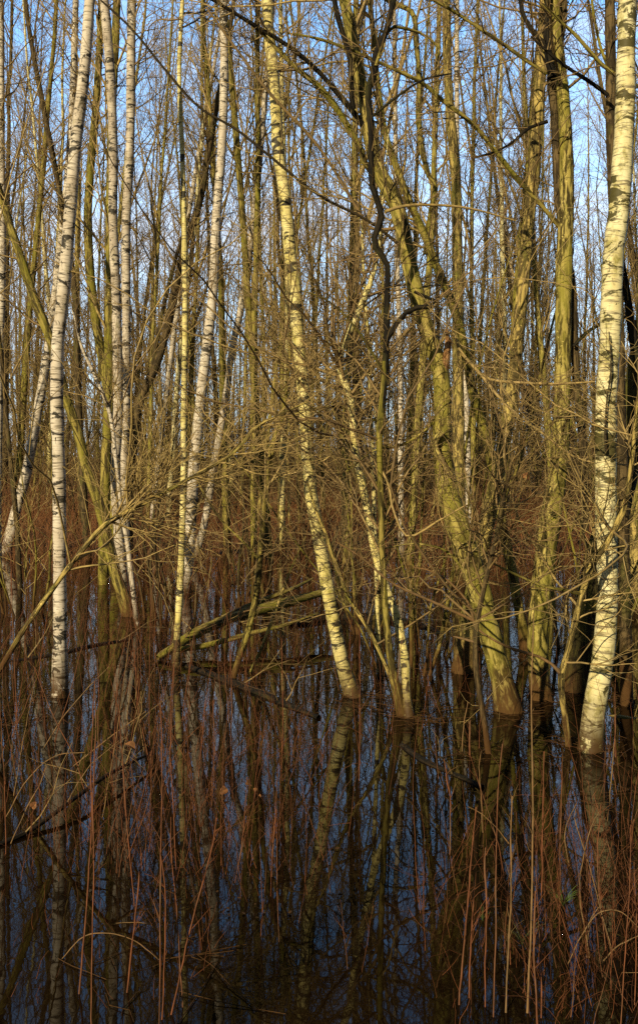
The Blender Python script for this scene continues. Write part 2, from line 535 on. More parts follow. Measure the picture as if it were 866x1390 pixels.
TT('alder_tree', 'brown-olive trunk rising between the nearest left birch and the pair', 'tree',
   [(160, 775, 14), (152, 620, 13), (144, 515, 12.5), (132, 445, 12), (123, 369, 12), (120, 300, 11.5), (122, 250, 11), (132, 125, 10), (137, 25, 9), (140, -60, 8)], 'olive', top=16, dens=30, start=0.3)
TT('alder_tree', 'dark slanting trunk leaning right out of the thicket behind the left pair', 'tree',
   [(172, 770, 15), (178, 640, 13), (189, 549, 12), (213, 494, 11), (229, 438, 10.5), (241, 380, 10), (252, 330, 9), (270, 280, 8.5), (288, 180, 8), (305, 85, 7), (318, 0, 6)], 'brown', top=14, dens=28, start=0.3, tw='twig',
   branches=[([(205, 515, 7), (214, 460, 6), (226, 400, 5.5), (245, 330, 5), (258, 290, 4)], 'brown')])
TT('birch_tree', 'slim yellow birch standing in front of the grey-white birch', 'tree',
   [(239, 905, 9.5), (240, 880, 9.5), (244, 810, 9.5), (247, 730, 9), (249, 640, 8), (249, 560, 8), (251, 430, 8), (250, 350, 8), (250, 300, 7), (247, 200, 6.5), (243, 100, 6), (247, 0, 6), (250, -80, 5)], 'birch_gold', top=10, dens=16, start=0.5, clen=(0.4, 1.2), sides=10)
TT('birch_tree', 'grey-white birch tilting right behind the slim yellow birch', 'tree',
   [(250, 806, 16), (255, 770, 15), (259, 720, 15), (263, 640, 15), (271, 560, 14.5), (281, 470, 14), (286, 430, 13.5), (290, 390, 13), (294, 300, 12.5), (302, 200, 12), (305, 100, 11.5), (304, 0, 10.5), (305, -90, 9)], 'birch_pale', top=16, dens=18, start=0.42, tw='twig')
TT('birch_tree', 'slender shaded birch leaning right, third of the middle-left birches', 'tree',
   [(260, 766, 10), (272, 733, 10), (281, 694, 10), (288, 646, 10), (295, 610, 9.5), (302, 568, 9.5), (309, 524, 9), (316, 469, 9), (326, 424, 9), (332, 385, 9), (345, 290, 8.5), (357, 165, 8), (364, 80, 7), (370, 0, 6)], 'birch_grey', top=16, dens=16, start=0.4)
TT('willow_sapling', 'thin olive stem slanting up from the water beside the fallen mossy log', 'tree',
   [(316, 922, 8), (326, 890, 8.5), (336, 859, 9), (348, 808, 8.5), (354, 745, 8.5), (357, 700, 8), (363, 650, 8), (369, 610, 7.5), (380, 577, 7), (386, 545, 6), (392, 490, 5), (396, 420, 4), (404, 330, 3)], 'olive', dens=18, start=0.45, tw='twig_gold', clen=(0.4, 1.3), sides=10,
   branches=[([(381, 572, 4.5), (410, 560, 4.5), (450, 552, 4), (490, 560, 3), (530, 585, 2)], 'olive', {'lean': -0.0008, 'dens': 16}),
             ([(352, 760, 3.5), (330, 735, 3.2), (300, 705, 3), (278, 672, 2.2), (262, 640, 1.6)], 'olive', {'dens': 12})])
TT('leaning_sapling', 'long bare pole slanting up from lower left across the nearest left birch', 'tree',
   [(8, 897, 6.5), (38, 848, 7), (76, 795, 7), (107, 754, 7), (145, 711, 7), (178, 693, 6.5), (220, 670, 6), (285, 635, 5), (324, 610, 4.5), (345, 582, 4), (382, 562, 3), (420, 545, 2)], 'ochre', Y=5.6, dens=22, start=0.35, tw='twig_gold', clen=(0.25, 0.9), sides=10)
# --- centre
TT('birch_tree', 'golden birch in the centre leaning left from its rust-brown foot', 'tree',
   [(479, 945, 22), (467, 910, 20), (452, 840, 18.5), (438, 760, 17.5), (429, 710, 17), (421, 660, 17), (417, 600, 17), (411, 520, 17.5), (404, 450, 16.5), (400, 380, 16.5), (394, 350, 16.5), (390, 300, 16.5), (384, 250, 16), (377, 200, 16), (375, 150, 16), (371, 100, 15.5), (366, 50, 15), (363, 0, 15), (358, -90, 13)], 'birch_gold', top=12, dens=20, start=0.36, clen=(0.5, 1.8))
TT('alder_sapling', 'thin twisting dark stem winding up the centre of the view', 'tree',
   [(546, 972, 13), (539, 934, 11.5), (530, 887, 10), (524, 827, 9), (520, 760, 8.5), (517, 648, 8.5), (516, 588, 8.5), (519, 550, 8.5), (522, 515, 7.5), (523, 490, 6)],
   'olive', lean=-0.0005, dens=10, start=0.5, tw='twig', clen=(0.4, 1.2),
   branches=[([(518, 560, 8), (521, 527, 9), (524, 478, 9), (525, 430, 8.5), (525.5, 390, 8), (525, 357, 8), (512, 339, 8.5), (508, 322, 8.5), (518, 296, 9), (514, 278, 9), (506, 255, 8.5), (504, 230, 8.5), (503, 170, 8.5), (500, 121, 9), (509, 97, 9), (510, 73, 8.5), (522, 48, 8.5), (529, 24, 9), (534, 0, 8), (537, -60, 7), (530, -160, 5), (538, -260, 3)], 'dark', {'name': 'bough', 'lean': -0.0004, 'dens': 26, 'label': 'twisting upper stem with shade put into its dark colour'}),  # near-black colour here stands in for shade on the upper stem
             ([(522, 288, 5), (546, 280, 4.5), (582, 278, 4), (638, 283, 3), (700, 300, 2)], 'twig_gold', {'lean': 0.001}),
             ([(524, 462, 9), (534, 446, 7.5), (545, 430, 7), (560, 419, 7), (580, 416, 6.5), (590, 416, 6.5), (592, 409, 5.5), (576, 402, 4.5), (562, 396, 4)], 'dark', {'lean': -0.0006}),
             ([(527, 520, 4), (500, 470, 3.5), (470, 430, 3), (440, 405, 2.4), (410, 395, 1.8)], 'olive', {'lean': -0.001, 'dens': 14}),
             ([(519, 640, 3.5), (528, 660, 3.2), (533, 690, 3), (553, 728, 3), (598, 705, 2.6), (633, 685, 2)], 'twig_gold', {'lean': -0.0008}),
             ([(510, 90, 5), (530, 38, 4.5), (556, 40, 4), (580, 50, 3.5), (596, 66, 2.5)], 'olive', {'lean': 0.001}),
             ([(503, 160, 4), (540, 130, 3.5), (575, 108, 3), (612, 100, 2)], 'dark', {'lean': -0.001})])
TT('birch_tree', 'crooked yellow-white birch bending beside the dark twisting stem', 'tree',
   [(555, 974, 13), (551, 937, 11.5), (550, 904, 12), (545, 870, 12), (537, 834, 11.5), (524, 800, 10.5), (508, 750, 10), (494, 672, 10), (482, 617, 9.5), (478, 575, 9.5), (474, 539, 9.5), (465, 515, 9.5), (460, 495, 9.5), (462, 476, 9.5), (470, 458, 9.5), (482, 432, 9.5), (499, 392, 7.5), (508, 364, 6), (514, 330, 4.2), (517, 285, 3), (523, 225, 2.2), (527, 160, 1.5)], 'birch_gold', lean=0.0008, dens=22, start=0.45, sides=12)
TT('birch_sapling', 'thin birch stem rising just behind the crooked birch', 'tree',
   [(515, 919, 6.5), (513, 860, 6.5), (511, 790, 6), (508, 720, 6), (506, 640, 5.5), (503, 560, 5), (499, 470, 4.5), (493, 380, 4), (490, 300, 3)], 'birch_gold', dens=14, start=0.4, sides=8, clen=(0.4, 1.2))
TT('leaning_sapling', 'thin tan stem leaning left from the foot of the dark twisting stem', 'tree',
   [(539, 955, 6), (527, 911, 5.5), (500, 854, 5.5), (473, 810, 5), (458, 770, 5), (440, 718, 4.5), (428, 690, 3.5), (418, 655, 2.5)], 'ochre', Y=5.9, dens=8, start=0.4, clen=(0.2, 0.6), sides=8)
# --- big willow
TT('willow_tree', 'stout ridged olive willow leaning left over the water with snapped limb', 'tree',
   [(690, 964, 35), (683, 930, 31), (672, 890, 29), (661, 845, 30), (650, 800, 32), (636, 755, 32), (625, 725, 32), (612, 685, 31), (605, 650, 29), (600, 600, 26), (601, 545, 24), (598, 510, 23), (590, 478, 22), (576, 440, 21), (566, 402, 21), (554, 352, 21), (544, 301, 21), (531, 263, 21), (514, 233, 21), (503, 189, 19), (493, 133, 17), (486, 92, 16), (477, 48, 16), (468, 0, 16), (455, -80, 14)],
   'willow', top=10, dens=34, start=0.42, tw='twig_gold', sides=20, clen=(0.6, 2.2),
   branches=[([(599, 522, 11), (604, 495, 11), (607, 475, 10), (608, 460, 8), (605, 440, 1)], 'torn', {'name': 'broken_stub', 'label': 'torn orange stub of a snapped limb', 'dens': 3, 'dy': 0.02, 'lean': -0.0016}),
             ([(515, 232, 9), (498, 228, 9), (490, 203, 9), (471, 170, 9), (454, 143, 9), (432, 116, 8), (405, 95, 7), (380, 70, 6), (340, 30, 5)], 'olive', {'lean': -0.001, 'dens': 26}),
             ([(500, 178, 8), (484, 158, 7.5), (466, 136, 7.5), (433, 98, 7), (395, 65, 6.5), (350, 37, 6), (290, 0, 5), (250, -25, 4)], 'dark', {'lean': -0.0014, 'dens': 26}),
             ([(480, 148, 8), (477, 130, 7.5), (477, 109, 7.5), (474, 73, 7), (466, 48, 7), (457, 17, 7), (454, 0, 6.5), (450, -40, 5)], 'dark', {'dy': -0.1, 'lean': -0.001}),
             ([(600, 585, 11), (590, 600, 9), (600, 628, 8), (612, 645, 9)], 'willow', {'dy': -0.1, 'dens': 6}),
             ([(540, 310, 5), (503, 310, 4.5), (483, 280, 4.5), (433, 200, 4.5), (365, 125, 4), (320, 65, 3.5), (280, 10, 3)], 'twig', {'lean': -0.0012, 'dens': 26}),
             ([(552, 340, 5), (500, 300, 4), (433, 265, 4), (370, 215, 3.8), (320, 175, 3.6), (270, 145, 3.4), (225, 95, 3.2), (180, 40, 3), (137, 0, 2.4)], 'twig_dark', {'lean': -0.001, 'dens': 28}),
             ([(600, 560, 5), (570, 590, 4), (540, 606, 3.4), (510, 610, 3), (470, 640, 2.4)], 'willow', {'lean': -0.001, 'dens': 18}),
             ([(590, 475, 6), (612, 450, 4), (624, 476, 4), (652, 508, 4.5), (687, 550, 4), (737, 589, 3.6), (786, 623, 3), (850, 631, 2)], 'twig_gold', {'lean': -0.0012, 'dens': 22}),
             ([(652, 508, 4.5), (668, 516, 4), (719, 520, 3.6), (760, 521, 3.2), (807, 518, 2.4)], 'twig_gold', {'lean': -0.001, 'dy': -0.05, 'dens': 14}),
             ([(650, 815, 5), (637, 790, 4.2), (620, 762, 3.6), (600, 745, 3), (560, 738, 2.2), (520, 745, 1.6)], 'willow', {'lean': -0.001, 'dens': 18})])
TT('willow_tree', 'slimmer olive willow stem between the stout willow and the forked trunk', 'tree',
   [(714, 884, 15), (708, 848, 14), (693, 770, 14), (680, 710, 13.5), (673, 665, 13), (666, 628, 13), (654, 578, 13), (641, 536, 12.5), (634, 500, 12), (624, 450, 12), (610, 407, 12), (598, 377, 11.5), (587, 351, 11.5), (580, 330, 11), (569, 306, 11), (554, 273, 10.5), (543, 243, 10), (524, 190, 9), (512, 120, 8), (505, 40, 7)],
   'olive', top=11, dens=34, start=0.32, tw='twig_gold',
   branches=[([(577, 345, 7), (579, 326, 6.5), (584, 288, 6.5), (591, 250, 6), (583, 242, 6.5), (578, 225, 7.5), (573, 206, 8), (568, 158, 8), (569, 109, 8), (565, 60, 7.5), (560, 18, 7), (541, 7, 7), (522, -2, 6)], 'olive', {'dens': 20, 'lean': 0.0005}),
             ([(676, 690, 5), (700, 640, 4.5), (716, 590, 4), (735, 500, 3.6), (752, 430, 3), (775, 350, 2.2)], 'olive', {'lean': -0.0005, 'dens': 18})])
TT('willow_tree', 'rust-footed trunk standing behind the stout willow', 'tree',
   [(628, 912, 27), (634, 860, 23), (643, 800, 22), (655, 740, 21), (665, 690, 21), (680, 620, 19), (694, 540, 18), (704, 450, 17), (712, 370, 17), (718, 300, 16), (725, 240, 16), (731, 150, 15), (734, 100, 14), (738, 0, 12), (742, -80, 10)], 'ochre', top=13, dens=34, start=0.35, tw='twig_gold')
# --- forked trunk and right birch
TT('willow_tree', 'olive trunk right of the stout willow, forking into dark limbs at the top', 'tree',
   [(734, 948, 31), (731, 925, 28), (730, 850, 27), (737, 780, 28), (747, 700, 28), (757, 640, 25), (762, 560, 22), (763, 500, 22), (763, 440, 22), (765, 350, 23), (768, 240, 19), (765, 150, 17), (760, 95, 17), (753, 50, 18), (750, 0, 17), (747, -90, 15)],
   'willow', top=10, dens=30, start=0.42, tw='twig', sides=18,
   branches=[([(794, 720, 11), (790, 600, 11), (785, 550, 11), (779, 465, 11), (776, 390, 12), (766, 330, 12), (758, 270, 13), (755, 220, 12), (752, 150, 12), (748, 100, 14), (756, 70, 13), (763, 30, 11), (765, 0, 11), (766, -60, 9)], 'brown', {'dy': 0.06, 'dens': 22, 'label': 'darker twin stem twisting up beside the main trunk'}),
             ([(749, 105, 12), (743, 70, 10), (742, 30, 9), (744, 0, 8), (750, -50, 7)], 'dark', {'dy': -0.06, 'dens': 8}),
             ([(741, 62, 7), (725, 45, 6), (712, 25, 6), (706, 5, 6), (709, -30, 5)], 'dark', {'dy': -0.06, 'dens': 6}),
             ([(742, 100, 6), (720, 86, 5.5), (690, 65, 5.5), (653, 40, 5), (615, 15, 4.5), (588, 0, 4), (560, -15, 3)], 'olive', {'lean': -0.001, 'dens': 24}),
             ([(760, 308, 7), (735, 280, 6.5), (700, 240, 6.5), (660, 190, 6), (640, 167, 6), (600, 136, 6), (575, 114, 5.5), (546, 99, 5.5), (515, 85, 5), (476, 68, 5), (430, 52, 4), (390, 45, 3)], 'olive', {'lean': -0.001, 'dens': 34}),
             ([(742, 165, 5), (715, 175, 4.5), (700, 190, 4), (672, 206, 3.4), (640, 215, 2.6)], 'dark', {'lean': -0.001, 'dens': 16}),
             ([(778, 470, 5), (795, 452, 4.5), (815, 440, 4), (850, 430, 3)], 'dark', {'lean': -0.0012, 'dens': 8})])
TT('birch_tree', 'bright cream birch at right with green-banded bark, nearest of all the trees', 'tree',
   [(801, 1018, 31), (803, 990, 30), (808, 950, 30), (817, 900, 28), (822, 850, 27.5), (825, 800, 27.5), (824, 780, 27.5), (822, 700, 28), (821, 600, 28), (822, 540, 28.5), (825, 490, 28), (828, 430, 27), (831, 350, 28), (838, 290, 28), (843, 220, 27.5), (847, 150, 26), (849, 50, 25), (850, 0, 25), (852, -90, 22)],
   'birch_cream', top=11, dens=16, start=0.42, tw='twig', sides=20,
   branches=[([(822, 612, 4), (821, 580, 3), (823, 545, 2.5), (829, 500, 2), (826, 450, 1.4)], 'twig_dark', {'dy': -0.09, 'dens': 6})])
TT('alder_tree', 'red-brown shaded stem climbing close behind the bright cream birch', 'tree',
   [(850, 930, 15), (848, 760, 14.5), (845, 620, 14), (842, 480, 14), (838, 360, 14), (834, 260, 14), (831, 160, 14), (831, 100, 14), (829, 0, 14), (828, -90, 12)], 'brown', Y=6.0, top=11, dens=16, start=0.5, tw='twig',
   branches=[([(832, 140, 6), (824, 129, 6), (797, 109, 5.5), (767, 90, 5), (745, 72, 4), (720, 50, 3)], 'dark', {'lean': -0.0008, 'dens': 10}),
             ([(838, 120, 6), (866, 118, 6), (828, 97, 5.5), (810, 81, 5.5), (783, 50, 5), (758, 27, 4.5), (735, 5, 3.5)][1:], 'olive', {'lean': -0.0005, 'dens': 10, 'dy': -0.3}),
             ([(832, 100, 5), (822, 85, 4), (811, 50, 4), (804, 10, 4), (800, -40, 3)], 'olive', {'dens': 8})])
TT('willow_tree', 'broad shaded willow leaning right behind the bright cream birch', 'tree',
   [(782, 958, 44), (787, 910, 42), (797, 850, 41), (808, 780, 40), (820, 730, 39), (838, 675, 38), (852, 610, 37), (862, 540, 36), (872, 470, 34), (884, 380, 30), (898, 260, 27), (912, 120, 24), (922, 0, 20)], 'shaded_olive', Y=6.4, top=9, dens=24, start=0.4, tw='twig', sides=20,
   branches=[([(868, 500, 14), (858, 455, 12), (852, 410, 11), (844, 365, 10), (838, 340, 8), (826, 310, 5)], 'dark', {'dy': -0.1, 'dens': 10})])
TT('willow_sapling', 'crooked thin stem with a kinked foot in front of the broad shaded willow', 'tree',
   [(771, 1016, 9), (768, 985, 8.5), (763, 953, 8), (761, 918, 9), (768, 893, 8), (776, 861, 8), (788, 810, 8.5), (803, 765, 9.5), (822, 738, 9), (845, 692, 8), (855, 640, 7), (861, 580, 6), (872, 500, 4)], 'ochre', Y=5.15, lean=-0.0012, dens=12, start=0.35, tw='twig_gold', sides=10, clen=(0.3, 0.9),
   branches=[([(761, 914, 6), (753, 905, 5), (735, 893, 4.2), (693, 880, 3.6), (665, 866, 3), (645, 852, 2.4)], 'tan_stem', {'dens': 3}),
             ([(788, 806, 5), (765, 801, 4.5), (735, 795, 4), (700, 780, 3.2), (670, 765, 2.4)], 'olive', {'dens': 6, 'lean': -0.001})])
TT('alder_sapling', 'thin reddish crooked sapling standing before the stout willow', 'tree',
   [(662, 1022, 8.5), (658, 990, 8), (653, 960, 8), (645, 910, 8), (644, 880, 7.5), (645, 850, 7.5), (653, 810, 7), (663, 765, 6.5), (673, 725, 6.5), (681, 680, 6), (690, 640, 5), (697, 600, 4), (706, 560, 3)], 'brown', dens=12, start=0.45, sides=10, clen=(0.3, 0.9), tw='twig',
   branches=[([(644, 843, 4.5), (620, 832, 4), (583, 815, 3.6), (533, 792, 3.2), (488, 755, 2.4), (455, 735, 1.8)], 'tan_stem', {'lean': -0.0005, 'dens': 5}),
             ([(644, 850, 4), (636, 820, 3.5), (610, 790, 3), (585, 775, 2.4), (560, 770, 1.8)], 'tan_stem', {'lean': -0.0004, 'dens': 5}),
             ([(645, 872, 4), (632, 868, 3.4), (615, 864, 2.2)], 'tan_stem', {'dens': 0})])
# --- next row back, still one by one
TT('birch_tree', 'thin white birch far behind, right of the stout willow', 'tree', [(638, 770, 9), (636, 677, 8.5), (632, 536, 8), (629, 490, 8), (624, 400, 7.5), (620, 250, 7), (620, 60, 6), (620, -60, 5)], 'birch_pale', top=17, dens=20, start=0.4)
TT('birch_tree', 'thin white birch far behind the dark twisting stem', 'tree', [(545, 762, 8), (544, 690, 7.5), (543, 620, 7.5), (543, 540, 7), (541, 450, 7), (538, 330, 6.5), (536, 180, 6), (534, 0, 5)], 'birch_pale', top=17, dens=20, start=0.4)
TT('poplar_tree', 'straight yellow-olive trunk behind, right of the slim willow stem', 'tree', [(624, 790, 17), (622, 600, 16), (621, 450, 15), (620, 330, 14.5), (618, 230, 14), (612, 170, 13), (607, 97, 12), (605, 0, 11), (604, -80, 10)], 'ochre', Y=11.5, top=17, dens=34, start=0.35, tw='twig_gold')
TT('birch_tree', 'far birch between the middle-left birches and the golden birch', 'tree', [(385, 752, 9), (383, 690, 8.5), (384, 600, 8), (389, 500, 7.5), (390, 400, 7), (387, 280, 6.5), (383, 150, 6), (380, 0, 5)], 'birch_gold', top=17, dens=20, start=0.4)
TT('willow_tree', 'ochre trunk at the far right edge behind the cream birch', 'tree', [(862, 830, 16), (860, 740, 15), (863, 650, 14), (868, 500, 13), (872, 350, 12), (876, 150, 10), (880, 0, 9)], 'ochre', top=14, dens=26, start=0.35)
TT('poplar_tree', 'smooth olive trunk behind, left of the golden birch', 'tree', [(345, 770, 9), (344, 640, 9), (345, 500, 9), (347, 380, 8.5), (350, 250, 8), (350, 120, 7), (350, 0, 6)], 'olive', top=17, dens=28, start=0.3)
TT('alder_tree', 'brown trunk behind the nearest left birch, leaning left', 'tree', [(120, 760, 10), (112, 640, 9.5), (106, 520, 9), (102, 400, 8.5), (85, 280, 8), (60, 150, 7), (40, 40, 6), (30, -40, 5)], 'brown', top=16, dens=28, start=0.3)

for x, y, rr in ((-3.56, -3.0, 0.10),):       # unseen trunk added behind the viewer to cast shade on the broad willow
    n = 24
    P = np.stack([x + np.cumsum(rng.normal(0, .002, n)), y + np.cumsum(rng.normal(0, .004, n)), np.linspace(-.3, 5.6, n)], 1)
    R = rr * (1.05 - 0.4 * np.linspace(0, 1, n)); R[-1] = .02
    root = empty('willow_tree', (x, y, 0)); tag(root, 'unseen olive trunk added behind the viewer to shade the broad willow', 'tree')
    MB().tubes(P, R, 12, rough=.03).obj('trunk', M['willow'], (x, y, 0), root)
    B, BR = spawn(P, R, 6, (.4, .95), (30, 70), (.4, 1.2), 6, .05, .15, .4, .012, .002); MB().tubes(B, BR, 5).obj('crown', M['twig'], (x, y, 0), root)

# ------------------------------------------------------------------ trees of the crowded stand behind: prototypes and copies
def proto_tree(name, bark, tw, h, r, lean, nb, spread, start, fork=False):
    n = 26
    t = np.linspace(0, 1, n)
    P = np.zeros((n, 3))
    P[:, 2] = -0.3 + (h + 0.3) * t
    w1 = np.cumsum(np.cumsum(rng.normal(0, 0.018, (n, 2)), 0), 0) * 0.35 + np.cumsum(rng.normal(0, 0.012, (n, 2)), 0)
    P[:, :2] = w1 + np.outer(t**1.2 * h, lean)
    R = r * (1.1 - t) ** 0.85 * (1 + 0.04 * rng.standard_normal(n))
    R[0] *= 1.3
    R = np.maximum(R, 0.004)
    root = empty(name, (0, 0, 0))
    MB().tubes(P, R, 9, rough=0.03).obj('trunk', M[bark], (0, 0, 0), root)
    mb = MB()
    if fork:
        FB, FR = spawn(P, R, 3, (0.12, 0.45), (10, 25), (h * 0.5, h * 0.7), 12, 0.12, 0.07, 0.7, 0.05, 0.003)
        mb.tubes(FB, FR, 6)
        B0, R0 = spawn(FB, FR, nb // 3, (0.2, 0.98), (25, 55), (0.7, 2.0), 6, 0.10, 0.13, 0.5, 0.015, 0.002)
    B, BR = spawn(P, R, nb, (start, 0.99), spread, (1.0, 2.8), 7, 0.08, 0.13, 0.5, 0.018, 0.002)
    if fork:
        mb.tubes(B0, R0, 4)
    mb.tubes(B, BR, 4)
    if fork:
        C0, CR0 = spawn(B0, R0, 5, (0.2, 0.98), (25, 55), (0.3, 0.9), 5, 0.06, 0.15, 0.6, 0.006, 0.0018)
        mb.tubes(C0, CR0, 3)
    C, CR = spawn(B, BR, 7, (0.15, 0.98), (25, 55), (0.4, 1.1), 5, 0.06, 0.14, 0.6, 0.007, 0.0018)
    mb.tubes(C, CR, 3)
    D, DR = spawn(C, CR, 5, (0.2, 0.98), (25, 60), (0.2, 0.6), 3, 0.04, 0.12, 0.7, 0.0035, 0.0015)
    mb.tubes(D, DR, 3)
    mb.obj('crown', M[tw], (0, 0, 0), root)
    return root


KINDS = {
    'birch_tree': ('thin white birch in the crowded stand behind the main trunks', 'thin birches in the stand behind'),
    'poplar_tree': ('thin yellow-olive tree in the crowded stand behind the main trunks', 'yellow-olive trees in the stand behind'),
    'alder_tree': ('thin brown tree in the crowded stand behind the main trunks', 'brown trees in the stand behind'),
    'willow_tree': ('forked olive willow in the crowded stand behind the main trunks', 'forked willows in the stand behind'),
}
protos = []
for i in range(15):
    kind = ['poplar_tree', 'birch_tree', 'poplar_tree', 'alder_tree', 'willow_tree'][i % 5]
    bark = {'poplar_tree': ['ochre', 'olive', 'willow'][i % 3], 'birch_tree': ['birch_gold', 'birch_cream', 'birch_pale'][i % 3], 'alder_tree': 'brown', 'willow_tree': 'willow'}[kind]
    tw = {'poplar_tree': 'twig_gold', 'birch_tree': 'twig_far', 'alder_tree': 'twig_far', 'willow_tree': 'twig_gold'}[kind]
    pr = proto_tree(kind, bark, tw, rng.uniform(13, 19), rng.uniform(0.036, 0.074), rng.normal(0, 0.06, 2), int(rng.integers(32, 46)), (22, 50), 0.2, kind == 'willow_tree')
    tag(pr, *(KINDS[kind][0], 'tree', KINDS[kind][1]))
    protos.append(pr)
used = set()
spots = []
for (y0, y1, n) in ((11, 17, 14), (17, 27, 58), (27, 40, 84)):
    for k in range(n):
        Y = math.sqrt(rng.uniform(y0**2, y1**2))
        px = -210 + (k + rng.uniform(0, 1)) / n * 1300
        spots.append((px, Y))
for px, Y in spots:
    i = int(rng.integers(0, len(protos)))
    if Y < 17 and i % 5 == 1:       # no more white birches this close: those are all traced above
        i += 1
    if i not in used:
        o = protos[i]; used.add(i)
    else:
        o = copy_tree(protos[i])
    x = (px - CX) * Y / F
    o.location = (x, Y, float(min(0.05, ground_z(x, Y))))
    o.rotation_euler = (rng.normal(0, 0.03), rng.normal(0, 0.03), rng.uniform(0, 6.28))
    s = rng.uniform(0.75, 1.12)
    o.scale = (s, s, s * rng.uniform(0.95, 1.1))

# bushy young growth between them
young = []
for i in range(7):
    root = empty('young_tree', (0, 0, 0))
    tag(root, 'young bushy bare tree filling the gaps between trunks of the stand behind', 'tree', 'bushy young trees in the stand behind')
    mb = MB()
    ns = int(rng.integers(3, 6)); n = 14
    for k in range(ns):
        a = rng.uniform(0, 6.28); L = rng.uniform(4.5, 8.5)
        d = np.array([math.cos(a) * .28, math.sin(a) * .28, 1.0]); P = [np.array([.1 * math.cos(a), .1 * math.sin(a), -.25])]
        for j in range(n - 1):
            d /= np.linalg.norm(d); P.append(P[-1] + d * L / (n - 1)); d = d + rng.normal(0, .09, 3) + np.array([0, 0, .05])
        P = np.array(P); R = np.linspace(rng.uniform(.02, .036), .003, n)
        MB().tubes(P, R, 6).obj('trunk', M[['olive', 'ochre', 'brown'][i % 3]], (0, 0, 0), root)
        B, BR = spawn(P, R, 18, (0.1, 0.98), (25, 60), (0.7, 2.2), 6, 0.06, 0.16, 0.6, 0.011, 0.0022)
        C, CR = spawn(B, BR, 6, (0.15, 0.98), (25, 60), (0.3, 0.9), 4, 0.03, 0.16, 0.7, 0.006, 0.0018)
        D, DR = spawn(C, CR, 3, (0.2, 0.98), (25, 60), (0.15, 0.45), 3, 0.03, 0.15, 0.7, 0.0035, 0.0015)
        mb.tubes(B, BR, 4).tubes(C, CR, 3).tubes(D, DR, 3)
    mb.obj('crown', M[['twig_gold', 'twig', 'twig'][i % 3]], (0, 0, 0), root)
    young.append(root)
for k in range(92):
    Y = 17 + 21 * (k / 92) ** 0.9 + rng.uniform(-1, 1)
    px = -170 + ((k * 0.618034) % 1) * 1210
    o = young[k] if k < 7 else copy_tree(young[int(rng.integers(0, 7))])
    x = (px - CX) * Y / F
    o.location = (x, Y, float(min(.05, ground_z(x, Y)))); o.rotation_euler = (0, 0, rng.uniform(0, 6.28))
    sc = rng.uniform(.6, 1.1); o.scale = (sc, sc, sc)

# ------------------------------------------------------------------ willow shrubs in the middle distance
def shrub(name, label, px, Y, nst, h, bark, tw, spread=0.5, group=None):
    x = (px - CX) * Y / F
    root = empty(name, (x, Y, 0)); tag(root, label, 'shrub', group)
    mb = MB()
    for k in range(nst):
        a = rng.uniform(0, 6.28); n = 10
        L = h * rng.uniform(0.6, 1.1)
        d = np.array([math.cos(a) * spread * rng.uniform(.3, 1), math.sin(a) * spread * rng.uniform(.3, 1), 1.0])
        P = [np.array([x + 0.12 * math.cos(a), Y + 0.12 * math.sin(a), -0.25])]
        for j in range(n - 1):
            d = d / np.linalg.norm(d)
            P.append(P[-1] + d * L / (n - 1)); d = d + rng.normal(0, .11, 3) + np.array([0, 0, .03])
        P = np.array(P); R = np.linspace(rng.uniform(.008, .018), .002, n)
        MB().tubes(P, R, 6).obj('stem', M[bark], (x, Y, 0), root)
        B, BR = spawn(P, R, 7, (0.2, 0.98), (25, 60), (0.3, 1.1), 6, 0.05, 0.17, 0.6, 0.006, 0.0013)
        C, CR = spawn(B, BR, 3, (0.2, 0.98), (25, 60), (0.12, 0.4), 4, 0.03, 0.15, 0.7, 0.003, 0.001)
        mb.tubes(B, BR, 3).tubes(C, CR, 3)
    mb.obj('crown', M[tw], (x, Y, 0), root)
    return root


SG = 'bare willow shrubs in the water'
shrub('willow_shrub', 'bare golden shrub tangle behind the crooked birch', 497, 8.2, 7, 3.4, 'olive', 'twig')
shrub('willow_shrub', 'bare shrub tangle between the stout willow and the dark twisting stem', 575, 7.6, 6, 3.2, 'olive', 'twig')
shrub('willow_shrub', 'bare shrub tangle behind the slim willow stem at right', 690, 8.4, 5, 3.6, 'olive', 'twig')
shrub('willow_shrub', 'low bare shrub right of the middle-left birches', 335, 9.5, 9, 2.4, 'brown', 'twig')
shrub('willow_shrub', 'bare brown shrub in the gap behind the left birch pair', 195, 12.5, 12, 3.6, 'dark', 'twig_dark')
shrub('willow_shrub', 'bare shrub at the left edge behind the leaning pole', 30, 9.5, 9, 2.8, 'olive', 'twig_gold')
shrub('willow_shrub', 'bare shrub at the far right edge behind the broad willow', 850, 9.5, 9, 3.2, 'olive', 'twig_gold')
shrub('willow_shrub', 'tall thin bare shrub rising left of the stout willow trunk', 548, 6.9, 4, 4.2, 'olive', 'twig_gold', .35)
shrub('willow_shrub', 'bare shrub tangle right behind the forked olive trunk', 775, 7.6, 5, 3.8, 'olive', 'twig', .4)
shrub('willow_shrub', 'thin bare shrub in the gap behind the slim yellow birch', 215, 9.0, 8, 3.0, 'brown', 'twig', .5)
shrub('willow_shrub', 'low bare shrub behind the golden birch', 430, 11.0, 8, 2.6, 'brown', 'twig')

